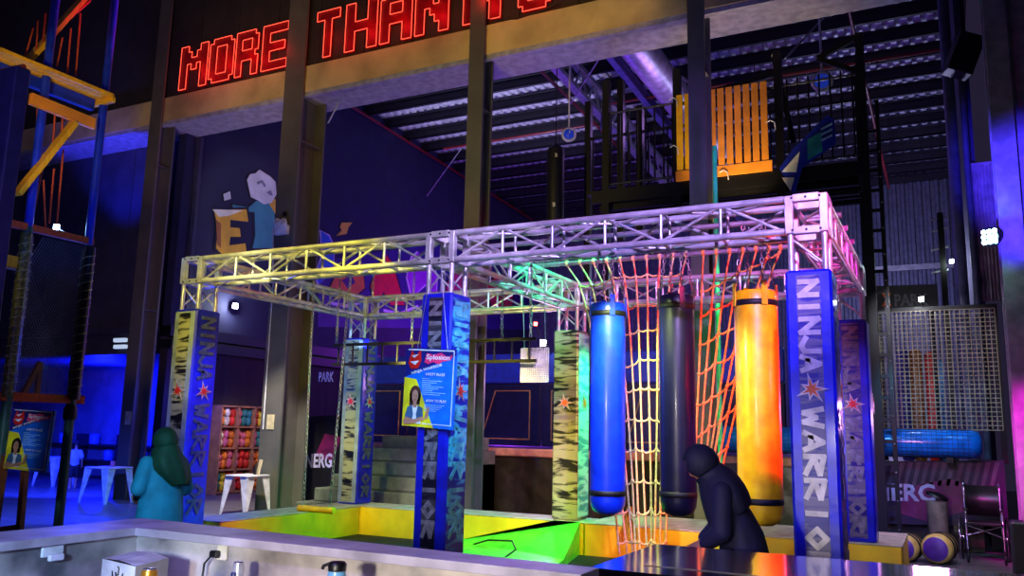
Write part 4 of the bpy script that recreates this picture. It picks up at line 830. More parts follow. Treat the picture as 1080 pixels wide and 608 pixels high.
# emergency light on the widest column
em = thing('emergency_light', 'white twin spot emergency light on the widest column', 'emergency light', tuple(at(296, 245, Y=12.85)))
a = at(291, 239, Y=12.86); b = at(304, 247, Y=12.86); MB().cbox(a.x, b.x, 12.8, 12.898, b.z, a.z, .01).build('battery_box', PLASTW, em)
for u in (293, 299.5): p = at(u, 235, Y=12.8); MB().lathe([(.05, .05), (.085, 0), (.09, -.03), (.08, -.04)], p, 16, (0, 1, 0)).build('spot_head', PLASTW, em); MB().ball(p+Vector((0, -.02, 0)), .055).build('lens', mat('lamp glass', (.75, .75, .7), .1), em)
p = at(301, 226, Y=12.86); MB().lathe([(.04, 0), (.05, .04)], p, 12, (0, -1, 0)).build('sensor', PLASTB, em); MB().tube([at(288, 240, Y=12.88), at(288, 300, Y=12.88), (at(288, 300, Y=12.88).x, 12.88, 1.6)], .012, 5).build('conduit', PLASTW, em)
for u, v, lab in ((135, 440, 'paper notice on the column behind the pink cup table'), (285, 444, 'paper notice on the widest column above the menu table')):
    c = at(u, v, Y=12.88); tag(MB().bb(c.x-.09, c.x+.09, 12.88, 12.897, c.z-.17, c.z+.12).build('notice', mat('cream paper', (.80, .74, .55), .7)), lab, 'notice')
# ================================================================== LEFT ROPE TOWER
rt = thing('rope_course_tower', 'blue and yellow rope course tower with netting at the left', 'climbing tower', (-9.56, 6.4, 0))
DG = mat('dark green padding', (.10, .30, .24), .5, bump=(8, .4)); OD = mat('dotted olive padding', (.34, .34, .10), .5, noise=(26, .8))
for y, nm in ((6.0, 'A'), (6.8, 'B')):
    MB().tube([(-9.56, y, 3.9), (-9.56, y, 9.0)], .05, 12).build('post', BLUEP, rt)
    MB().tube([(-9.56, y, .0), (-9.56, y, 2.2 if y > 6.5 else 3.95)], .055, 12).build('lower_post', DG, rt)
for x, y in ((-9.62, 6.05), (-9.5, 5.95), (-9.62, 6.84), (-9.48, 6.78)):
    MB().tube([(x, y, 1.95), (x, y, 3.85)], .06, 10).build('padding_sleeve', OD if (y < 6.0 or y > 6.8) else BLACKV, rt)
    lc = MB(); lc.tube([(x+.066*math.cos(k*.55), y+.066*math.sin(k*.55), 2.0+k*.0095) for k in range(190)], .007, 5)
    lc.build('lashing', mat('pale lashing', (.55, .52, .35), .6), rt)
PX = lambda u, v, X=-9.56: at(u, v, X=X)
for i in range(4):
    xo = -9.5+.09*i*0; p, q = PX(26, 67+i*3), PX(117, 92+i*4.4); p = Vector((-9.40-i*.085, 5.55, p.z)); q = Vector((-9.40-i*.085, 6.98, p.z-.0))
    MB().cbox(-9.44-i*.105, -9.355-i*.105, 5.3, 6.80, 5.83, 5.88, .008).build('plank', YELB, rt)
MB().cbox(-9.78, -9.32, 6.74, 6.80, 5.75, 5.826, .01).build('plank_end', YELB, rt)
MB().bb(-9.72, -9.64, 5.4, 6.73, 5.68, 5.825).build('blue_beam', BLUEP, rt); MB().bar(PX(32, 104, -9.47), PX(99, 131, -9.47), .06, .14).build('orange_beam', ORB, rt)
MB().bar(PX(78, 130, -9.47), PX(18, 205, -9.47), .06, .13, (1, 0, 0)).build('yellow_brace', YELB, rt)
MB().bar(PX(28, 66, -9.7), PX(92, -6, -9.7), .05, .16, (1, 0, 0)).build('yellow_stringer', YELB, rt)
MB().tube([PX(38, 58, -9.7), PX(62, 30, -9.7), PX(96, 0, -9.7)], .014, 5).build('handrail_rope', ORROPE, rt)
for u0, v0, u1, v1 in ((60, 70, 66, 40), (71, 77, 75, 30), (80, 80, 85, 14), (26, 62, 35, 30), (38, 62, 40, 22), (45, 50, 48, 14)):
    MB().tube([PX(u0, v0, -9.66), PX(u1, v1, -9.66)], .012, 5).build('rope', ORROPE, rt)
for u0, v0, u1, v1 in ((52, 236, 57, 178), (60, 236, 67, 158), (48, 240, 46, 190), (36, 222, 46, 170), (40, 110, 38, 150), (58, 122, 56, 150), (66, 125, 64, 155)):
    MB().tube([PX(u0, v0, -9.6), PX(u1, v1, -9.6)], .013, 5).build('rope', ORROPE, rt)
MB().bb(-9.6, -9.52, 5.6, 6.85, 3.90, 3.98).build('rope_wrapped_beam', ORROPE, rt); MB().bb(-9.6, -9.52, 5.9, 6.95, 1.90, 2.0).build('rope_wrapped_beam', ORROPE, rt)
MB().bb(-9.66, -9.5, 5.7, 6.02, 3.42, 3.56).build('wooden_block', YELB, rt)
mb = MB(); n = 22
for i in range(-n, n):
    for s in (1, -1):
        y0 = 6.06+i*.032; pts = []
        for k in range(2):
            pass
        a, b = (y0, 2.0), (y0+s*1.86*.45, 3.86); 
        t0 = 0; t1 = 1
        for lo_hi in ((6.06, 6.76),):
            dy = b[0]-a[0]; ts = sorted(((lo_hi[0]-a[0])/dy, (lo_hi[1]-a[0])/dy)); t0 = max(0, ts[0]); t1 = min(1, ts[1])
        if t1 > t0+.01: mb.add([(-9.55, a[0]+dy*t0-.003, a[1]+1.86*t0), (-9.55, a[0]+dy*t0+.003, a[1]+1.86*t0), (-9.55, a[0]+dy*t1+.003, a[1]+1.86*t1), (-9.55, a[0]+dy*t1-.003, a[1]+1.86*t1)], [(0, 1, 2, 3)])
mb.build('netting', mat('grey net cord', (.42, .44, .50), .8), rt)
MB().bar(PX(20, 424), PX(42, 382), .05, .06, (1, 0, 0)).bar(PX(42, 382), PX(38, 424), .05, .05, (1, 0, 0)).build('timber_frame', mat('brown timber', (.45, .22, .08), .6), rt)
MB().lathe([(.07, 0), (.08, .04), (.08, .14), (.06, .18)], (-9.56, 6.8, 1.70), 12).build('clamp', BLACKM, rt)
# dark padded pylon at the far left
pn = thing('padded_pylon', 'dark blue padded pylon at the far left edge', 'pylon', (-6.9, 3.4, 0))
e = at(33, 77, Y=3.78); MB().cbox(e.x-.7, e.x, 3.66, 3.78, 0, e.z+.02, .01).build('body', mat('dark indigo vinyl', (.16, .16, .36), .6), pn)
MB().tube([(e.x-.6, 3.66, e.z+.02), (e.x+.0, 3.72, e.z+.03)], .02, 6).build('trim_rope', ORROPE, pn)
# left poster on a timber stand
Yp = 5.75; q = [at(14, 431, Y=Yp), at(58, 434, Y=Yp), at(52, 492, Y=Yp), at(4, 494, Y=Yp)]
pt = thing('poster_stand', 'blue and yellow rules poster on a brown timber stand at the left', 'poster', (q[3].x, Yp, 0)); poster(q, pt, False)
BT = MATS['brown timber']
a = at(28, 480, Y=Yp+.05); b = at(22, 560, Y=Yp+.05); MB().bar((a.x, Yp+.05, a.z), (b.x, Yp+.05, .0), .07, .05, (0, 1, 0)).build('leg', BT, pt)
a = at(6, 480, Y=Yp+.05); MB().bar((a.x, Yp+.05, a.z), (a.x-.05, Yp+.05, .0), .07, .05, (0, 1, 0)).build('leg', BT, pt); MB().bar(at(-5, 560, Y=Yp+.05), at(23, 556, Y=Yp+.05), .05, .06).build('brace', BT, pt)
# ================================================================== TABLES AND THEIR ITEMS
def table(x, y, label, rz, wd=.56, h=.74):
    t = thing('metal_table', label, 'table', (x, y, 0), 'white metal tables'); ca, sa = math.cos(rz), math.sin(rz); X = Vector((ca, sa, 0)); Yv = Vector((-sa, ca, 0)); o = Vector((x, y, 0)); hw = wd/2
    def W(a, b, z): return o+X*a+Yv*b+Vector((0, 0, z))
    mb = MB(); rg = []
    for i, z in ((.012, h-.03), (0, h-.02), (0, h-.006), (.012, h)):
        r = []; c = .07
        for sx, sy in ((1, 1), (-1, 1), (-1, -1), (1, -1)):
            a0 = {(1, 1): 0, (-1, 1): 1, (-1, -1): 2, (1, -1): 3}[(sx, sy)]*PI/2
            for k in range(5): a = a0+k*PI/8; r.append(W(sx*(hw-c)+(c-i)*math.cos(a), sy*(hw-c)+(c-i)*math.sin(a), z))
        rg.append(r)
    mb.loft(rg, smooth=False).build('tabletop', WHITEMET, t)
    for sx, sy in ((1, 1), (-1, 1), (-1, -1), (1, -1)):
        lb = MB()
        for (dx, dy) in ((-sx, 0), (0, -sy)):
            q = [W(sx*(hw-.03), sy*(hw-.03), h-.03), W(sx*(hw-.03)+dx*.19, sy*(hw-.03)+dy*.19, h-.03), W(sx*(hw+.015)+dx*.04, sy*(hw+.015)+dy*.04, .0), W(sx*(hw+.015), sy*(hw+.015), .0)]
            nn = (q[1]-q[0]).cross(q[3]-q[0]).normalized()*.008; lb.add([p for p in q]+[p+nn for p in q], [(0, 1, 2, 3), (7, 6, 5, 4), (0, 4, 5, 1), (1, 5, 6, 2), (2, 6, 7, 3), (3, 7, 4, 0)])
        lb.build('leg', WHITEMET, t)
table(-15.85, 12.3, 'white metal table with a pink cup, left of the woman in teal', .117, .70)
table(-12.0, 12.38, 'white metal table with a menu card, beside the widest column', .0, .62)
table(-20.9, 14.6, 'white metal table half hidden behind the left poster', .17, .66)
c = Vector((-15.8, 12.35, .7402)); tag(MB().lathe([(.035, 0), (.045, .02), (.05, .11), (.052, .12)], c, 14).build('cup', mat('pink cup', (.85, .45, .60), .4)), 'pink cup on the white metal table by the woman in teal', 'cup')
c = Vector((-11.9, 12.48, .742)); tag(MB().lathe([(.035, 0), (.04, .02), (.04, .15), (.015, .2), (.015, .25)], c, 14).build('bottle', PLASTB), 'dark bottle on the table beside the widest column', 'bottle')
tag(MB().bar((-11.8, 12.43, .742), (-11.77, 12.47, 1.03), .02, .17, (1, -.6, 0)).build('menu_card', mat('cream card', (.82, .76, .58), .6)), 'cream menu card standing on the table beside the widest column', 'menu card')
# things in the dark alcove
SH = mat('dark shelf', (.10, .10, .20), .6)
sf = thing('shelving_unit', 'low dark shelving in the blue alcove', 'shelf', (-23.5, 17.2, 0)); MB().bb(-25.5, -20, 17.1, 17.48, .95, 1.0).bb(-25.5, -20, 17.1, 17.48, .5, .54).bb(-25.5, -20, 17.1, 17.48, .003, .06).build('shelf', SH, sf)
for x in (-25.5, -23.6, -21.8, -20): MB().bb(x-.03, x+.03, 17.1, 17.48, .003, 1.3).build('upright', SH, sf)
for i in range(7): x = -25.2+i*.72; tag(MB().lathe([(.13, 0), (.15, .04), (.15, .26), (.12, .3), (.02, .32)], (x, 17.28, 1.002 if i % 2 else .542), 12).build('container', mat('pale blue container', (.35, .45, .75), .5)), 'rounded pale container on the dark alcove shelf, %s from its far end' % ORD[i], 'container', 'containers on the alcove shelf')
# ================================================================== SERVICE COUNTER AND FOREGROUND
sc = thing('service_counter', 'pale concrete look service counter turning a corner in the foreground', 'counter', (-3, 3.6, 0))
wt = MB(); poly = [(-4.57, 1.2), (-4.15, 1.2), (-4.17, 3.45), (-1.42, 3.45), (-1.42, 3.66), (-4.57, 3.82)]
wt.prism(poly, (0, 0, 1.055), (1, 0, 0), (0, 1, 0), .045); wt.build('worktop', CONCTOP, sc, bevel=.004)
MB().prism([(-4.52, 1.2), (-4.21, 1.2), (-4.21, 3.5), (-1.46, 3.5), (-1.46, 3.6), (-4.52, 3.77)], (0, 0, 0), (1, 0, 0), (0, 1, 0), 1.054).build('panel', CONC, sc)
dsk = thing('desk_shelf', 'pale shelf behind the service counter', 'shelf', (-3, 3, 0)); MB().cbox(-4.2, -1.6, 2.5, 3.495, .78, .81, .006).build('top', CONCTOP, dsk)
for x in (-4.1, -2.9, -1.7): MB().bb(x-.03, x+.03, 2.55, 3.4, .001, .779).build('support', CONC, dsk)
c = at(55, 581, X=-4.20); so = thing('wall_socket', 'white socket plate on the left arm of the counter', 'socket', (-4.2, c.y, c.z)); MB().cbox(-4.208, -4.19, c.y-.06, c.y+.06, c.z-.03, c.z+.055, .004).build('plate', PLASTW, so); MB().cbox(-4.19, -4.165, c.y-.03, c.y+.05, c.z-.05, c.z-.02, .004).build('adapter', PLASTW, so)
c = at(235, 577, Y=3.49); so = thing('wall_socket', 'cream socket plate with a black plug on the long counter', 'socket', (c.x, 3.49, c.z)); MB().cbox(c.x-.035, c.x+.035, 3.482, 3.499, c.z-.07, c.z+.03, .004).build('plate', mat('cream plate', (.80, .76, .66), .5), so)
pg = MB().cbox(c.x-.055, c.x+.0, 3.445, 3.481, c.z-.055, c.z-.02, .006).build('plug', PLASTB, so); MB().tube([(c.x-.05, 3.46, c.z-.05), (c.x-.085, 3.45, c.z-.09), (c.x-.095, 3.45, c.z-.2), (c.x-.09, 3.44, .83)], .006, 6).build('cord', PLASTB, so)
# carton with printed horned mark
bx = thing('carton', 'small white carton with a black horned mark on the shelf', 'box', (-3.85, 3.1, .81)); CARD = mat('white card', (.74, .74, .74), .6); o = at(143, 598, Y=2.95)
u1 = (at(108, 591, Y=3.02)-o); u1.z = 0; u2 = (at(178, 590, Y=3.22)-o); u2.z = 0; ht = o.z-.812; up = Vector((0, 0, 1))
mb = MB(); B = [o, o+u2, o+u2+u1, o+u1]; mb.add([p-up*ht for p in B]+B, [(3, 2, 1, 0), (0, 1, 5, 4), (1, 2, 6, 5), (2, 3, 7, 6), (3, 0, 4, 7)]); mb.build('body', CARD, bx)
d1 = u1.normalized(); d2 = u2.normalized()
mb = MB(); mb.add([o+up*.001, o+u2+up*.001, o+u2+u1*.49+up*.012, o+u1*.49+up*.012], [(0, 1, 2, 3)]).add([o+u1*.51+up*.012, o+u2+u1*.51+up*.012, o+u2+u1+up*.001, o+u1+up*.001], [(0, 1, 2, 3)]); mb.build('flap', CARD, bx)
ux = -d1; nn = ux.cross(up); c = o+u1*.5-up*.075+nn*.001
mk = MB(); mk.prism([(-.06, .03), (-.05, .03), (-.04, .005), (.04, .005), (.05, .03), (.06, .03), (.05, -.015), (.035, -.02), (.045, -.07), (-.045, -.07), (-.035, -.02), (-.05, -.015)], c, ux, up, .001)
mk.build('printed_mark', PLASTB, bx); MB().stroke([(.0, .055), (.012, .05), (.012, .02), (-.008, .012), (-.014, .025)], c, ux, up, .007, .001).build('printed_mark', PLASTB, bx)
def can(u, v, Y, r, h, m, lab, lid=STEEL):
    c = at(u, v, Y=Y); t = thing('drink_can', lab, 'can', (c.x, Y, c.z-h)); z = c.z-h
    MB().lathe([(r*.8, 0), (r, .012), (r, h-.02), (r*.86, h-.004)], (c.x, Y, z), 20).build('body', m, t); MB().lathe([(r*.86, h-.004), (r*.86, h), (r*.8, h), (r*.78, h-.004)], (c.x, Y, z), 20).build('lid', lid, t)
    return t
h_ = at(158, 600, Y=2.72).z-.812; can(158, 600, 2.72, .035, h_, mat('gold can', (.80, .58, .18), .3, .6), 'gold drink can in front of the carton')
h_ = at(252, 593, Y=3.3).z-.812; t = can(252, 593, 3.3, .028, h_, mat('silver can', (.78, .80, .84), .3, .5), 'slim silver and blue can under the black plug')
c = at(252, 593, Y=3.3); MB().stroke([(-.01, -.05), (.012, -.05), (.012, -.07), (-.01, -.07), (-.01, -.05)], (c.x, 3.3-.031, c.z), (1, 0, 0), (0, 0, 1), .006, .002).build('blue_mark', mat('blue mark', (.1, .15, .5)), t)
c = at(356, 593, Y=3.15); wb = thing('water_bottle', 'pale blue water bottle with a black flip lid', 'bottle', (c.x, 3.15, .812)); hh = c.z-.812
MB().lathe([(.038, 0), (.042, .01), (.042, hh-.06), (.038, hh-.035)], (c.x, 3.15, .812), 24).build('body', mat('pale blue bottle', (.45, .72, .90), .3), wb)
MB().lathe([(.041, hh-.038), (.042, hh-.01), (.034, hh), (.01, hh+.003)], (c.x, 3.15, .812), 24).build('lid', PLASTB, wb); MB().tube([(c.x-.02, 3.12, c.z-.006), (c.x-.045, 3.11, c.z-.016), (c.x-.05, 3.11, c.z-.03)], .008, 6).build('spout', PLASTB, wb)
# display case
dc = thing('display_case', 'low glass topped display case with black frame beside the counter', 'display case', (-.5, 4.9, 0)); ux0, ux1, uy0, uy1 = -1.72, .9, 4.28, 5.42
BG = mat('black gloss', (.02, .02, .025), .08, coat=.5); GT = mat('smoked glass top', (.42, .42, .43), .06, coat=1)
MB().cbox(ux0, ux1, uy0, uy1, .93, .995, .008).build('frame', BG, dc); MB().bb(ux0+.22, ux1-.05, uy0+.24, uy1-.03, .9955, .999).build('glass_top', GT, dc)
MB().bb(ux0+.02, ux1-.02, uy0+.02, uy1-.02, .08, .929).build('body', mat('pale grey panel', (.62, .62, .62), .5), dc); MB().bb(ux0+.03, ux1-.03, uy0+.03, uy1-.03, .002, .08).build('plinth', BLACKM, dc)
MB().bb(ux0+.02, ux1-.02, uy0+.008, uy0+.02, .90, .925).bb(ux0+.02, ux0+.05, uy0+.008, uy0+.02, .1, .9).build('white_edge', PLASTW, dc)
# ================================================================== RIGHT FLOOR ITEMS
wc = thing('wheelchair', 'folded black wheelchair with chrome frame by the purple banner', 'wheelchair', (.2, 14.25, 0)); Y = 14.25
q0 = at(1016, 512, Y=Y); q1 = at(1056, 546, Y=Y); cx = (q0.x+q1.x)/2; hw = (q1.x-q0.x)/2; CH = mat('chrome tube', (.80, .80, .82), .2, .9)
zt, zs = q0.z, q1.z
mb = MB(); rings = []
for i in range(9):
    a = i/8; rings.append([Vector((cx-hw+2*hw*a, Y+.04+.05*math.sin(PI*a)+dy, z)) for dy, z in ((0, zs), (.02, zs), (.02, zt-.01), (.0, zt))])
mb.loft(rings, smooth=True).build('backrest', BLACKV, wc)
MB().cbox(cx-hw, cx+hw, Y-.42, Y+.02, zs-.10, zs-.06, .01).build('seat', BLACKV, wc)
fb = MB()
for s in (-1, 1):
    x = cx+s*hw; fb.tube([(x, Y+.22, zt+.02), (x, Y+.08, zt+.03), (x, Y+.04, zt-.05), (x, Y+.03, .34)], .013, 8); fb.tube([(x, Y+.03, zs+.08), (x, Y-.3, zs+.08), (x, Y-.36, zs-.1), (x, Y-.42, .18)], .012, 8); fb.tube([(x, Y+.03, .34), (x, Y-.42, .34)], .012, 8)
fb.tube([(cx-hw, Y-.1, .34), (cx+hw, Y-.1, zs-.12)], .012, 8).tube([(cx+hw, Y-.12, .34), (cx-hw, Y-.12, zs-.12)], .012, 8); fb.build('frame', CH, wc)
for s in (-1, 1):
    x = cx+s*(hw+.06); mb = MB(); mb.tube([(x, Y+.03+.29*math.cos(2*PI*k/28), .302+.29*math.sin(2*PI*k/28)) for k in range(28)], .012, 6, closed=True); wh = mb.build('wheel', BLACKV, wc)
    sp = MB(); sp.lathe([(.03, -.03), (.03, .03)], (x, Y+.03, .302), 10, (1, 0, 0))
    for k in range(14): sp.tube([(x, Y+.03, .302), (x, Y+.03+.28*math.cos(2*PI*k/14), .302+.28*math.sin(2*PI*k/14))], .0025, 4)
    sp.tube([(x+s*.03, Y+.03+.25*math.cos(2*PI*k/28), .302+.25*math.sin(2*PI*k/28)) for k in range(28)], .007, 6, closed=True); sp.build('spokes', CH, wh)
    MB().lathe([(.05, -.015), (.075, -.012), (.075, .012), (.05, .015)], (cx+s*hw, Y-.42, .078), 16, (1, 0, 0)).build('caster', BLACKV, wc)
    MB().bb(cx+s*hw-.03, cx+s*hw+.03, Y-.3, Y, zs+.085, zs+.11).build('armrest', BLACKV, wc)
YB = mat('cream yellow vinyl', (.82, .74, .36), .45); PB = mat('purple vinyl', (.34, .18, .55), .45)
def roll(c, d, r, L, lab):
    d = Vector(d).normalized(); t = thing('banded_roll', lab, 'padded roll', (c[0], c[1], 0), 'yellow and black banded rolls'); c = Vector(c)
    MB().lathe([(r*.3, -.02), (r*.85, 0), (r, .04), (r, L-.04), (r*.85, L), (r*.3, L+.02)], c, 24, d).build('body', YB, t)
    for a in (.30, .62): MB().lathe([(r+.001, 0), (r+.008, .002), (r+.008, .065), (r+.001, .067)], c+d*L*a, 24, d).build('band', STRAP, t)
    MB().lathe([(r*.8, -.026), (r*.78, -.03), (.01, -.032)], c, 24, d).build('end_cap', PB, t)
p = at(955, 572, Y=13.3); roll((p.x-.03, 13.3, .185), (.2, 1, .0), .18, .42, 'smaller yellow and black banded roll on the floor by the narrow blue pad')
p = at(984, 572, Y=13.3); roll((p.x+.03, 13.3, .21), (.2, 1, .0), .20, .46, 'larger yellow and black banded roll nearer the wheelchair')
p = at(988, 560, Z=0); bn = thing('waste_bin', 'steel bin with a tilted black lid behind the banded rolls', 'bin', (p.x, p.y, 0)); p.y = 14.35; p.x = at(989, 545, Y=14.35).x; zt = at(989, 529, Y=14.35).z
MB().lathe([(.12, 0), (.13, .01), (.145, zt-.02), (.15, zt)], (p.x, p.y, .001), 24).build('body', mat('brushed bin', (.70, .66, .60), .3, .6), bn)
MB().lathe([(.16, 0), (.16, .03), (.12, .05), (.02, .07)], (p.x, p.y, zt+.06), 24, (.35, -.1, 1)).build('lid', PLASTB, bn); MB().bb(p.x-.02, p.x+.02, p.y+.12, p.y+.16, zt-.1, zt+.1).build('hinge', PLASTB, bn)
p = at(1066, 551, Y=12.3); tag(MB().cbox(p.x, p.x+.7, 12.3, 12.7, 0, p.z, .02).build('storage_box', mat('dark indigo box', (.08, .07, .16), .5)), 'dark indigo storage box at the right edge', 'box')
# ================================================================== PEOPLE
def V(*a): return Vector(a)
def capsule(mb, p, q, r0, r1, n=6):
    p, q = Vector(p), Vector(q); pts = [p.lerp(q, i/n) for i in range(n+1)]; mb.tube(pts, [r0+(r1-r0)*i/n for i in range(n+1)], 12); mb.ball(p, r0*.99); mb.ball(q, r1*.99)
def ering(c, rx, ry, X, Yv, n=20): return [c+X*rx*math.cos(2*PI*k/n)+Yv*ry*math.sin(2*PI*k/n) for k in range(n)]
class Fig:
    """a person: a forward direction, a ground point and a scale; local axes are right, forward, up"""
    def __init__(s, pos, fwd, sc=1): s.o = Vector((pos[0], pos[1], 0)); s.F = Vector((fwd[0], fwd[1], 0)).normalized(); s.R = Vector((s.F.y, -s.F.x, 0)); s.s = sc
    def __call__(s, r, f, u): return s.o+(s.R*r+s.F*f+Vector((0, 0, u)))*s.s
    def loft(s, mb, secs, n=24, fold=0, nf=9):
        rings = []
        for i, (f, u, rx, ry, *off) in enumerate(secs):
            c = s(off[0] if off else 0, f, u); fl = fold*(i/(len(secs)-1))
            rings.append([c+(s.R*rx*math.cos(2*PI*k/n)+s.F*ry*math.sin(2*PI*k/n))*s.s*(1+fl*math.sin(nf*2*PI*k/n+i*.5)) for k in range(n)])
        mb.loft(rings)
    def head(s, mb, h, pitch=0, yaw=0):
        """skull, jaw, nose, ears about the point h (local); returns the face axes"""
        F = (s.F*math.cos(yaw)+s.R*math.sin(yaw)); F = (F*math.cos(pitch)-V(0, 0, 1)*math.sin(pitch)).normalized(); R = F.cross(V(0, 0, 1)).normalized(); U = R.cross(F); c = s(*h); k = s.s
        def E(cc, a, b, d, n=14, m=10):
            rg = [[cc+R*a*k*math.sin(t)*math.cos(2*PI*j/n)+F*b*k*math.sin(t)*math.sin(2*PI*j/n)-U*d*k*math.cos(t) for j in range(n)] for t in [PI*(i+.02)/(m+.04) for i in range(m+1)]]; mb.loft(rg)
        E(c+U*.02*k, .074, .094, .105); E(c+F*.025*k-U*.055*k, .056, .062, .065); E(c+F*.095*k-U*.015*k, .013, .018, .026); E(c+F*.072*k-U*.055*k, .024, .016, .010); E(c+F*.068*k-U*.095*k, .025, .018, .016)
        for e in (-1, 1): E(c+R*e*.076*k-F*.005*k, .010, .02, .030); E(c+R*e*.03*k+F*.078*k+U*.02*k, .013, .010, .008)
        return c, R, F, U
    def eyes(s, c, R, F, U, parent):
        k = s.s
        for e in (-1, 1):
            MB().ball(c+R*e*.03*k+F*.085*k+U*.008*k, .011*k, 10, 6).build('eye', mat('eye white', (.9, .9, .88), .3), parent); MB().ball(c+R*e*.03*k+F*.094*k+U*.008*k, .0055*k, 8, 5).build('iris', DARKHAIR, parent)
            MB().tube([c+R*e*(.015+.01*i)*k+F*(.093-.004*i)*k+U*(.028+.002*(i == 1))*k for i in range(4)], .004*k, 5).build('eyebrow', DARKHAIR, parent)
    def hand(s, mb, wrist, d, palm_n, side):
        """palm, four fingers of different length and a thumb from the side of the palm, slightly curled"""
        d = Vector(d).normalized(); n = Vector(palm_n); n = (n-d*n.dot(d)).normalized(); a = d.cross(n)*side; w = Vector(wrist); k = s.s
        pc = w+d*.05*k; rg = [[w+d*t*k+a*wd*k*math.cos(2*PI*j/10)+n*.013*k*math.sin(2*PI*j/10) for j in range(10)] for t, wd in ((0, .024), (.03, .036), (.06, .041), (.09, .04))]; mb.loft(rg)
        for i, (o, L) in enumerate(((-.030, .070), (-.010, .080), (.010, .075), (.029, .058))):
            b = w+d*.086*k+a*o*k; p1 = b+(d*.42*L+n*.10*L)*k; p2 = p1+(d*.30*L+n*.22*L)*k; p3 = p2+(d*.16*L+n*.26*L)*k; mb.tube([b, p1, p2, p3], [.0095*k, .009*k, .0082*k, .006*k], 8)
        b = w+d*.03*k-a*.03*k; mb.tube([b, b+(d*.028-a*.022)*k, b+(d*.058-a*.03+n*.012)*k, b+(d*.075-a*.026+n*.02)*k], [.012*k, .0115*k, .010*k, .007*k], 8)
def arm(f, mb, sh, el, wr, palm_n, side, r=(.047, .036, .026)):
    capsule(mb, f(*sh), f(*el), r[0]*f.s, r[1]*f.s); capsule(mb, f(*el), f(*wr), r[1]*f.s, r[2]*f.s); d = f(*wr)-f(*el)
    f.hand(mb, f(*wr), d, palm_n, side)
def shoe(f, mb, r, fo): f_ = [f(r, fo+a, .03) for a in (-.07, .0, .10, .17)]; mb.tube(f_, [.033*f.s, .04*f.s, .042*f.s, .028*f.s], 10)
def hijab_shell(f, c, R, F, U, drape, m, parent):
    """scarf round the head with a face opening, draping to shoulders, as one cloth"""
    k = f.s; mb = MB(); n = 36; rings = []
    for i in range(8):
        t = PI*.02+(PI*.66)*i/7; rr = math.sin(t); zz = math.cos(t)
        rings.append([c-F*.012*k+R*.114*k*rr*math.cos(2*PI*j/n)+F*.128*k*rr*math.sin(2*PI*j/n)+U*(.012+.135*zz)*k for j in range(n)])
    top = rings; mb.loft(top)
    # cut the face: drop faces whose centre lies in the opening
    v, fs, sm = mb.v, [], []
    for q, s_ in zip(mb.f, mb.sm):
        p = sum((v[i] for i in q), Vector())/len(q)-c
        if p.dot(F) > .055*k and abs(p.dot(R)) < .062*k and -.13*k < p.dot(U) < .075*k: continue
        if len(q) > 6: 
            if p.dot(U) < 0: continue
        fs.append(q); sm.append(s_)
    mb.f, mb.sm = fs, sm
    low = [rings[-1]]
    for cc, rx, ry, ff in drape:
        low.append([cc+(R*rx*math.cos(2*PI*j/n)+F*ry*math.sin(2*PI*j/n))*k*(1+ff*math.sin(7*2*PI*j/n)) for j in range(n)])
    mb.loft(low, cap=False)
    o = mb.build('headscarf', m, parent); md = o.modifiers.new('t', 'SOLIDIFY'); md.thickness = .006; md2 = o.modifiers.new('s', 'SUBSURF'); md2.levels = 1; md2.render_levels = 1
    return o
# woman in teal, seen from behind
f = Fig((-6.93, 6.0), (-.96, .27), .965); pr = thing('person', 'woman in a teal tunic and dark green headscarf seen from behind', 'person', tuple(f.o))
b = MB(); f.loft(b, [(0, .88, .15, .11), (0, 1.0, .15, .11), (0, 1.15, .125, .10), (0, 1.3, .16, .105), (0, 1.38, .15, .09), (0, 1.43, .06, .055), (.01, 1.50, .05, .05)])
for e in (-1, 1):
    capsule(b, f(e*.09, 0, .88), f(e*.09, .01, .48), .075, .052); capsule(b, f(e*.09, .01, .48), f(e*.09, -.01, .08), .052, .034); shoe(f, b, e*.09, 0)
hd = f.head(b, (0, .03, 1.56), .25, -.25)
arm(f, b, (-.185, 0, 1.34), (-.235, -.02, 1.06), (-.18, .17, .98), (.5, .2, .5), 1); arm(f, b, (.185, 0, 1.34), (.225, .0, 1.06), (.16, .18, 1.0), (-.5, 0, .5), -1)
bd = b.build('body', SKIN, pr, remesh=.011); f.eyes(*hd, bd)
TEAL = mat('teal cloth', (.10, .50, .62), .75, bump=(14, .3)); DGRN = mat('dark green scarf', (.04, .22, .13), .7, bump=(16, .3))
c = MB(); f.loft(c, [(0, .42, .27, .20), (0, .6, .25, .19), (0, .85, .235, .175), (0, 1.0, .22, .165), (0, 1.15, .20, .15), (0, 1.3, .20, .13), (0, 1.38, .17, .11), (0, 1.43, .08, .075)], fold=-.03)
for e in (-1, 1): capsule(c, f(e*.175, 0, 1.345), f(e*.24, -.015, 1.1), .078, .082)
c.build('tunic', TEAL, pr, remesh=.014)
c = MB()
for e in (-1, 1): capsule(c, f(e*.24, -.015, 1.1), f(e*.238, -.015, 1.055), .05, .048); capsule(c, f(e*.236, -.02, 1.06), f(e*(.19 if e < 0 else .17), .14, 1.0), .048, .038)
for e in (-1, 1): capsule(c, f(e*.1, 0, .8), f(e*.1, 0, .1), .10, .075)
c.build('dark_sleeves_and_trousers', mat('black cloth', (.04, .04, .05), .8), pr, remesh=.014)
hc, R, F, U = hd; k = 1
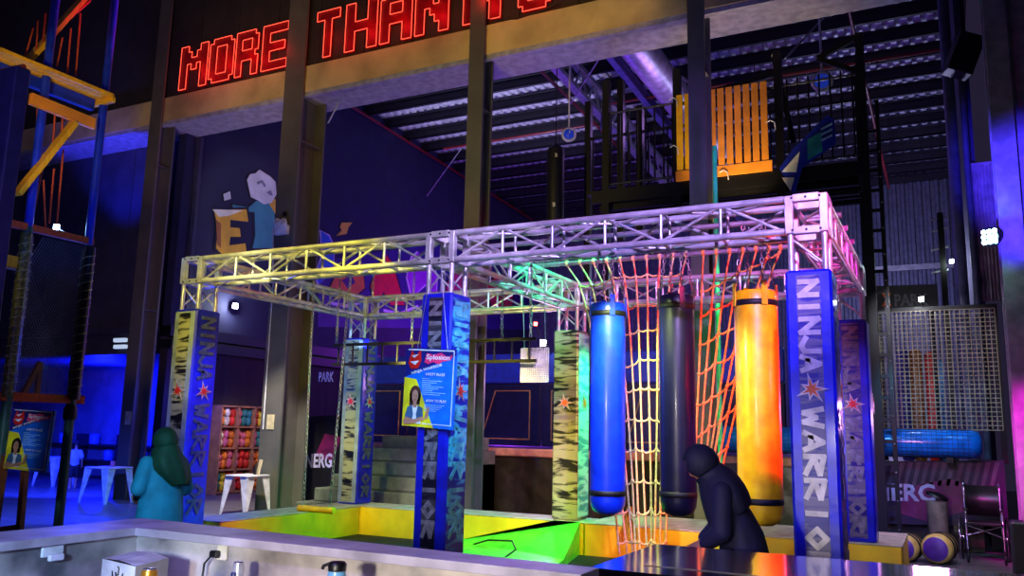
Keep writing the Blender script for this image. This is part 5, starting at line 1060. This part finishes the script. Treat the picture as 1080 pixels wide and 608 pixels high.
hijab_shell(f, hc, R, F, U, [(hc-V(0, 0, .06)-F*.025, .13, .135, 0), (hc-V(0, 0, .12)-F*.03, .14, .14, .01), (f(.02, -.02, 1.38), .18, .15, .03), (f(.05, -.04, 1.29), .205, .17, .05), (f(.08, -.06, 1.18), .165, .16, .07), (f(.11, -.07, 1.10), .10, .13, .09)], DGRN, pr)
# woman in navy, leaning over the case
f = Fig((-1.34, 6.28), (-.96, -.28)); pr = thing('person', 'woman in a dark navy robe and headscarf leaning over beside the navy bag', 'person', tuple(f.o))
b = MB(); f.loft(b, [(0, .88, .14, .11), (.02, 1.0, .14, .11), (.08, 1.15, .125, .10), (.14, 1.27, .155, .10), (.19, 1.34, .14, .085), (.22, 1.385, .06, .055), (.26, 1.43, .05, .05)])
for e in (-1, 1):
    capsule(b, f(e*.09, 0, .88), f(e*.09, .02, .48), .075, .052); capsule(b, f(e*.09, .02, .48), f(e*.09, -.01, .08), .052, .034); shoe(f, b, e*.09, 0)
hd = f.head(b, (0, .29, 1.475), .62, 0)
arm(f, b, (-.175, .16, 1.30), (-.21, .16, 1.04), (-.10, .30, .92), (.3, -.3, .6), 1); arm(f, b, (.175, .16, 1.30), (.21, .15, 1.04), (.11, .29, .93), (-.3, -.3, .6), -1)
bd = b.build('body', SKIN, pr, remesh=.011); f.eyes(*hd, bd)
NV = mat('dark navy cloth', (.055, .05, .22), .75, bump=(14, .3)); NV2 = mat('dark navy scarf', (.05, .045, .19), .7, bump=(14, .3))
c = MB(); f.loft(c, [(0, .04, .31, .25), (0, .4, .27, .22), (0, .7, .24, .19), (0, .9, .22, .17), (.02, 1.02, .205, .16), (.08, 1.15, .195, .15), (.14, 1.27, .195, .13), (.19, 1.345, .15, .105), (.215, 1.38, .08, .075)], fold=-.03)
for e in (-1, 1): capsule(c, f(e*.17, .15, 1.30), f(e*.215, .16, 1.03), .075, .075); capsule(c, f(e*.215, .16, 1.03), f(e*.13, .26, .945), .072, .058)
c.build('robe', NV, pr, remesh=.014)
hc, R, F, U = hd
hijab_shell(f, hc, R, F, U, [(hc-U*.11-F*.03, .10, .115, 0), (f(0, .19, 1.375), .15, .14, .02), (f(0, .15, 1.29), .215, .165, .03), (f(0, .11, 1.19), .22, .18, .05), (f(0, .08, 1.11), .20, .165, .07)], NV2, pr)
# child far off
p = at(76, 516, Z=0); sk = 1.18/1.62; f = Fig((p.x, p.y), (-.75, .66), sk); pr = thing('person', 'child in a grey shirt and dark shorts seen from behind by the alcove', 'person', tuple(f.o))
b = MB(); f.loft(b, [(0, .80, .13, .10), (0, .95, .13, .10), (0, 1.08, .115, .09), (0, 1.2, .14, .09), (0, 1.28, .13, .08), (0, 1.33, .055, .05), (.01, 1.40, .05, .05)])
for e in (-1, 1):
    st = .07*e; capsule(b, f(e*.075, 0, .80), f(e*.075, .01+st, .44), .068, .046); capsule(b, f(e*.075, .01+st, .44), f(e*.075, -.02+st, .08), .044, .032); shoe(f, b, e*.075, st)
hd = f.head(b, (0, .02, 1.48), .1, 0)
arm(f, b, (-.155, 0, 1.25), (-.20, -.02, 1.0), (-.19, .08, .80), (1, 0, 0), 1); arm(f, b, (.155, 0, 1.25), (.21, -.03, 1.0), (.22, .06, .80), (-1, 0, 0), -1)
bd = b.build('body', SKIN, pr, remesh=.011); f.eyes(*hd, bd)
c = MB(); f.loft(c, [(0, .78, .16, .125), (0, .95, .15, .12), (0, 1.08, .14, .11), (0, 1.2, .155, .105), (0, 1.28, .14, .095), (0, 1.33, .07, .065)])
for e in (-1, 1): capsule(c, f(e*.145, 0, 1.25), f(e*.19, -.015, 1.09), .06, .065)
c.build('shirt', mat('grey shirt', (.62, .66, .68), .8), pr, remesh=.012)
c = MB(); f.loft(c, [(0, .70, .155, .12), (0, .82, .15, .115), (0, .88, .14, .11)])
for e in (-1, 1): capsule(c, f(e*.078, 0, .76), f(e*.078, .07*e*.9, .46), .085, .075)
c.build('shorts', mat('dark shorts', (.06, .06, .09), .8), pr, remesh=.012)
hc, R, F, U = hd; hb = MB(); kk = sk
hb.loft([[hc-F*.018*kk+R*.082*kk*math.sin(t)*math.cos(2*PI*j/16)+F*.095*kk*math.sin(t)*math.sin(2*PI*j/16)+U*(.035+.105*math.cos(t))*kk for j in range(16)] for t in [PI*(.02+.6*i/7) for i in range(8)]]); hb.build('hair', DARKHAIR, pr)
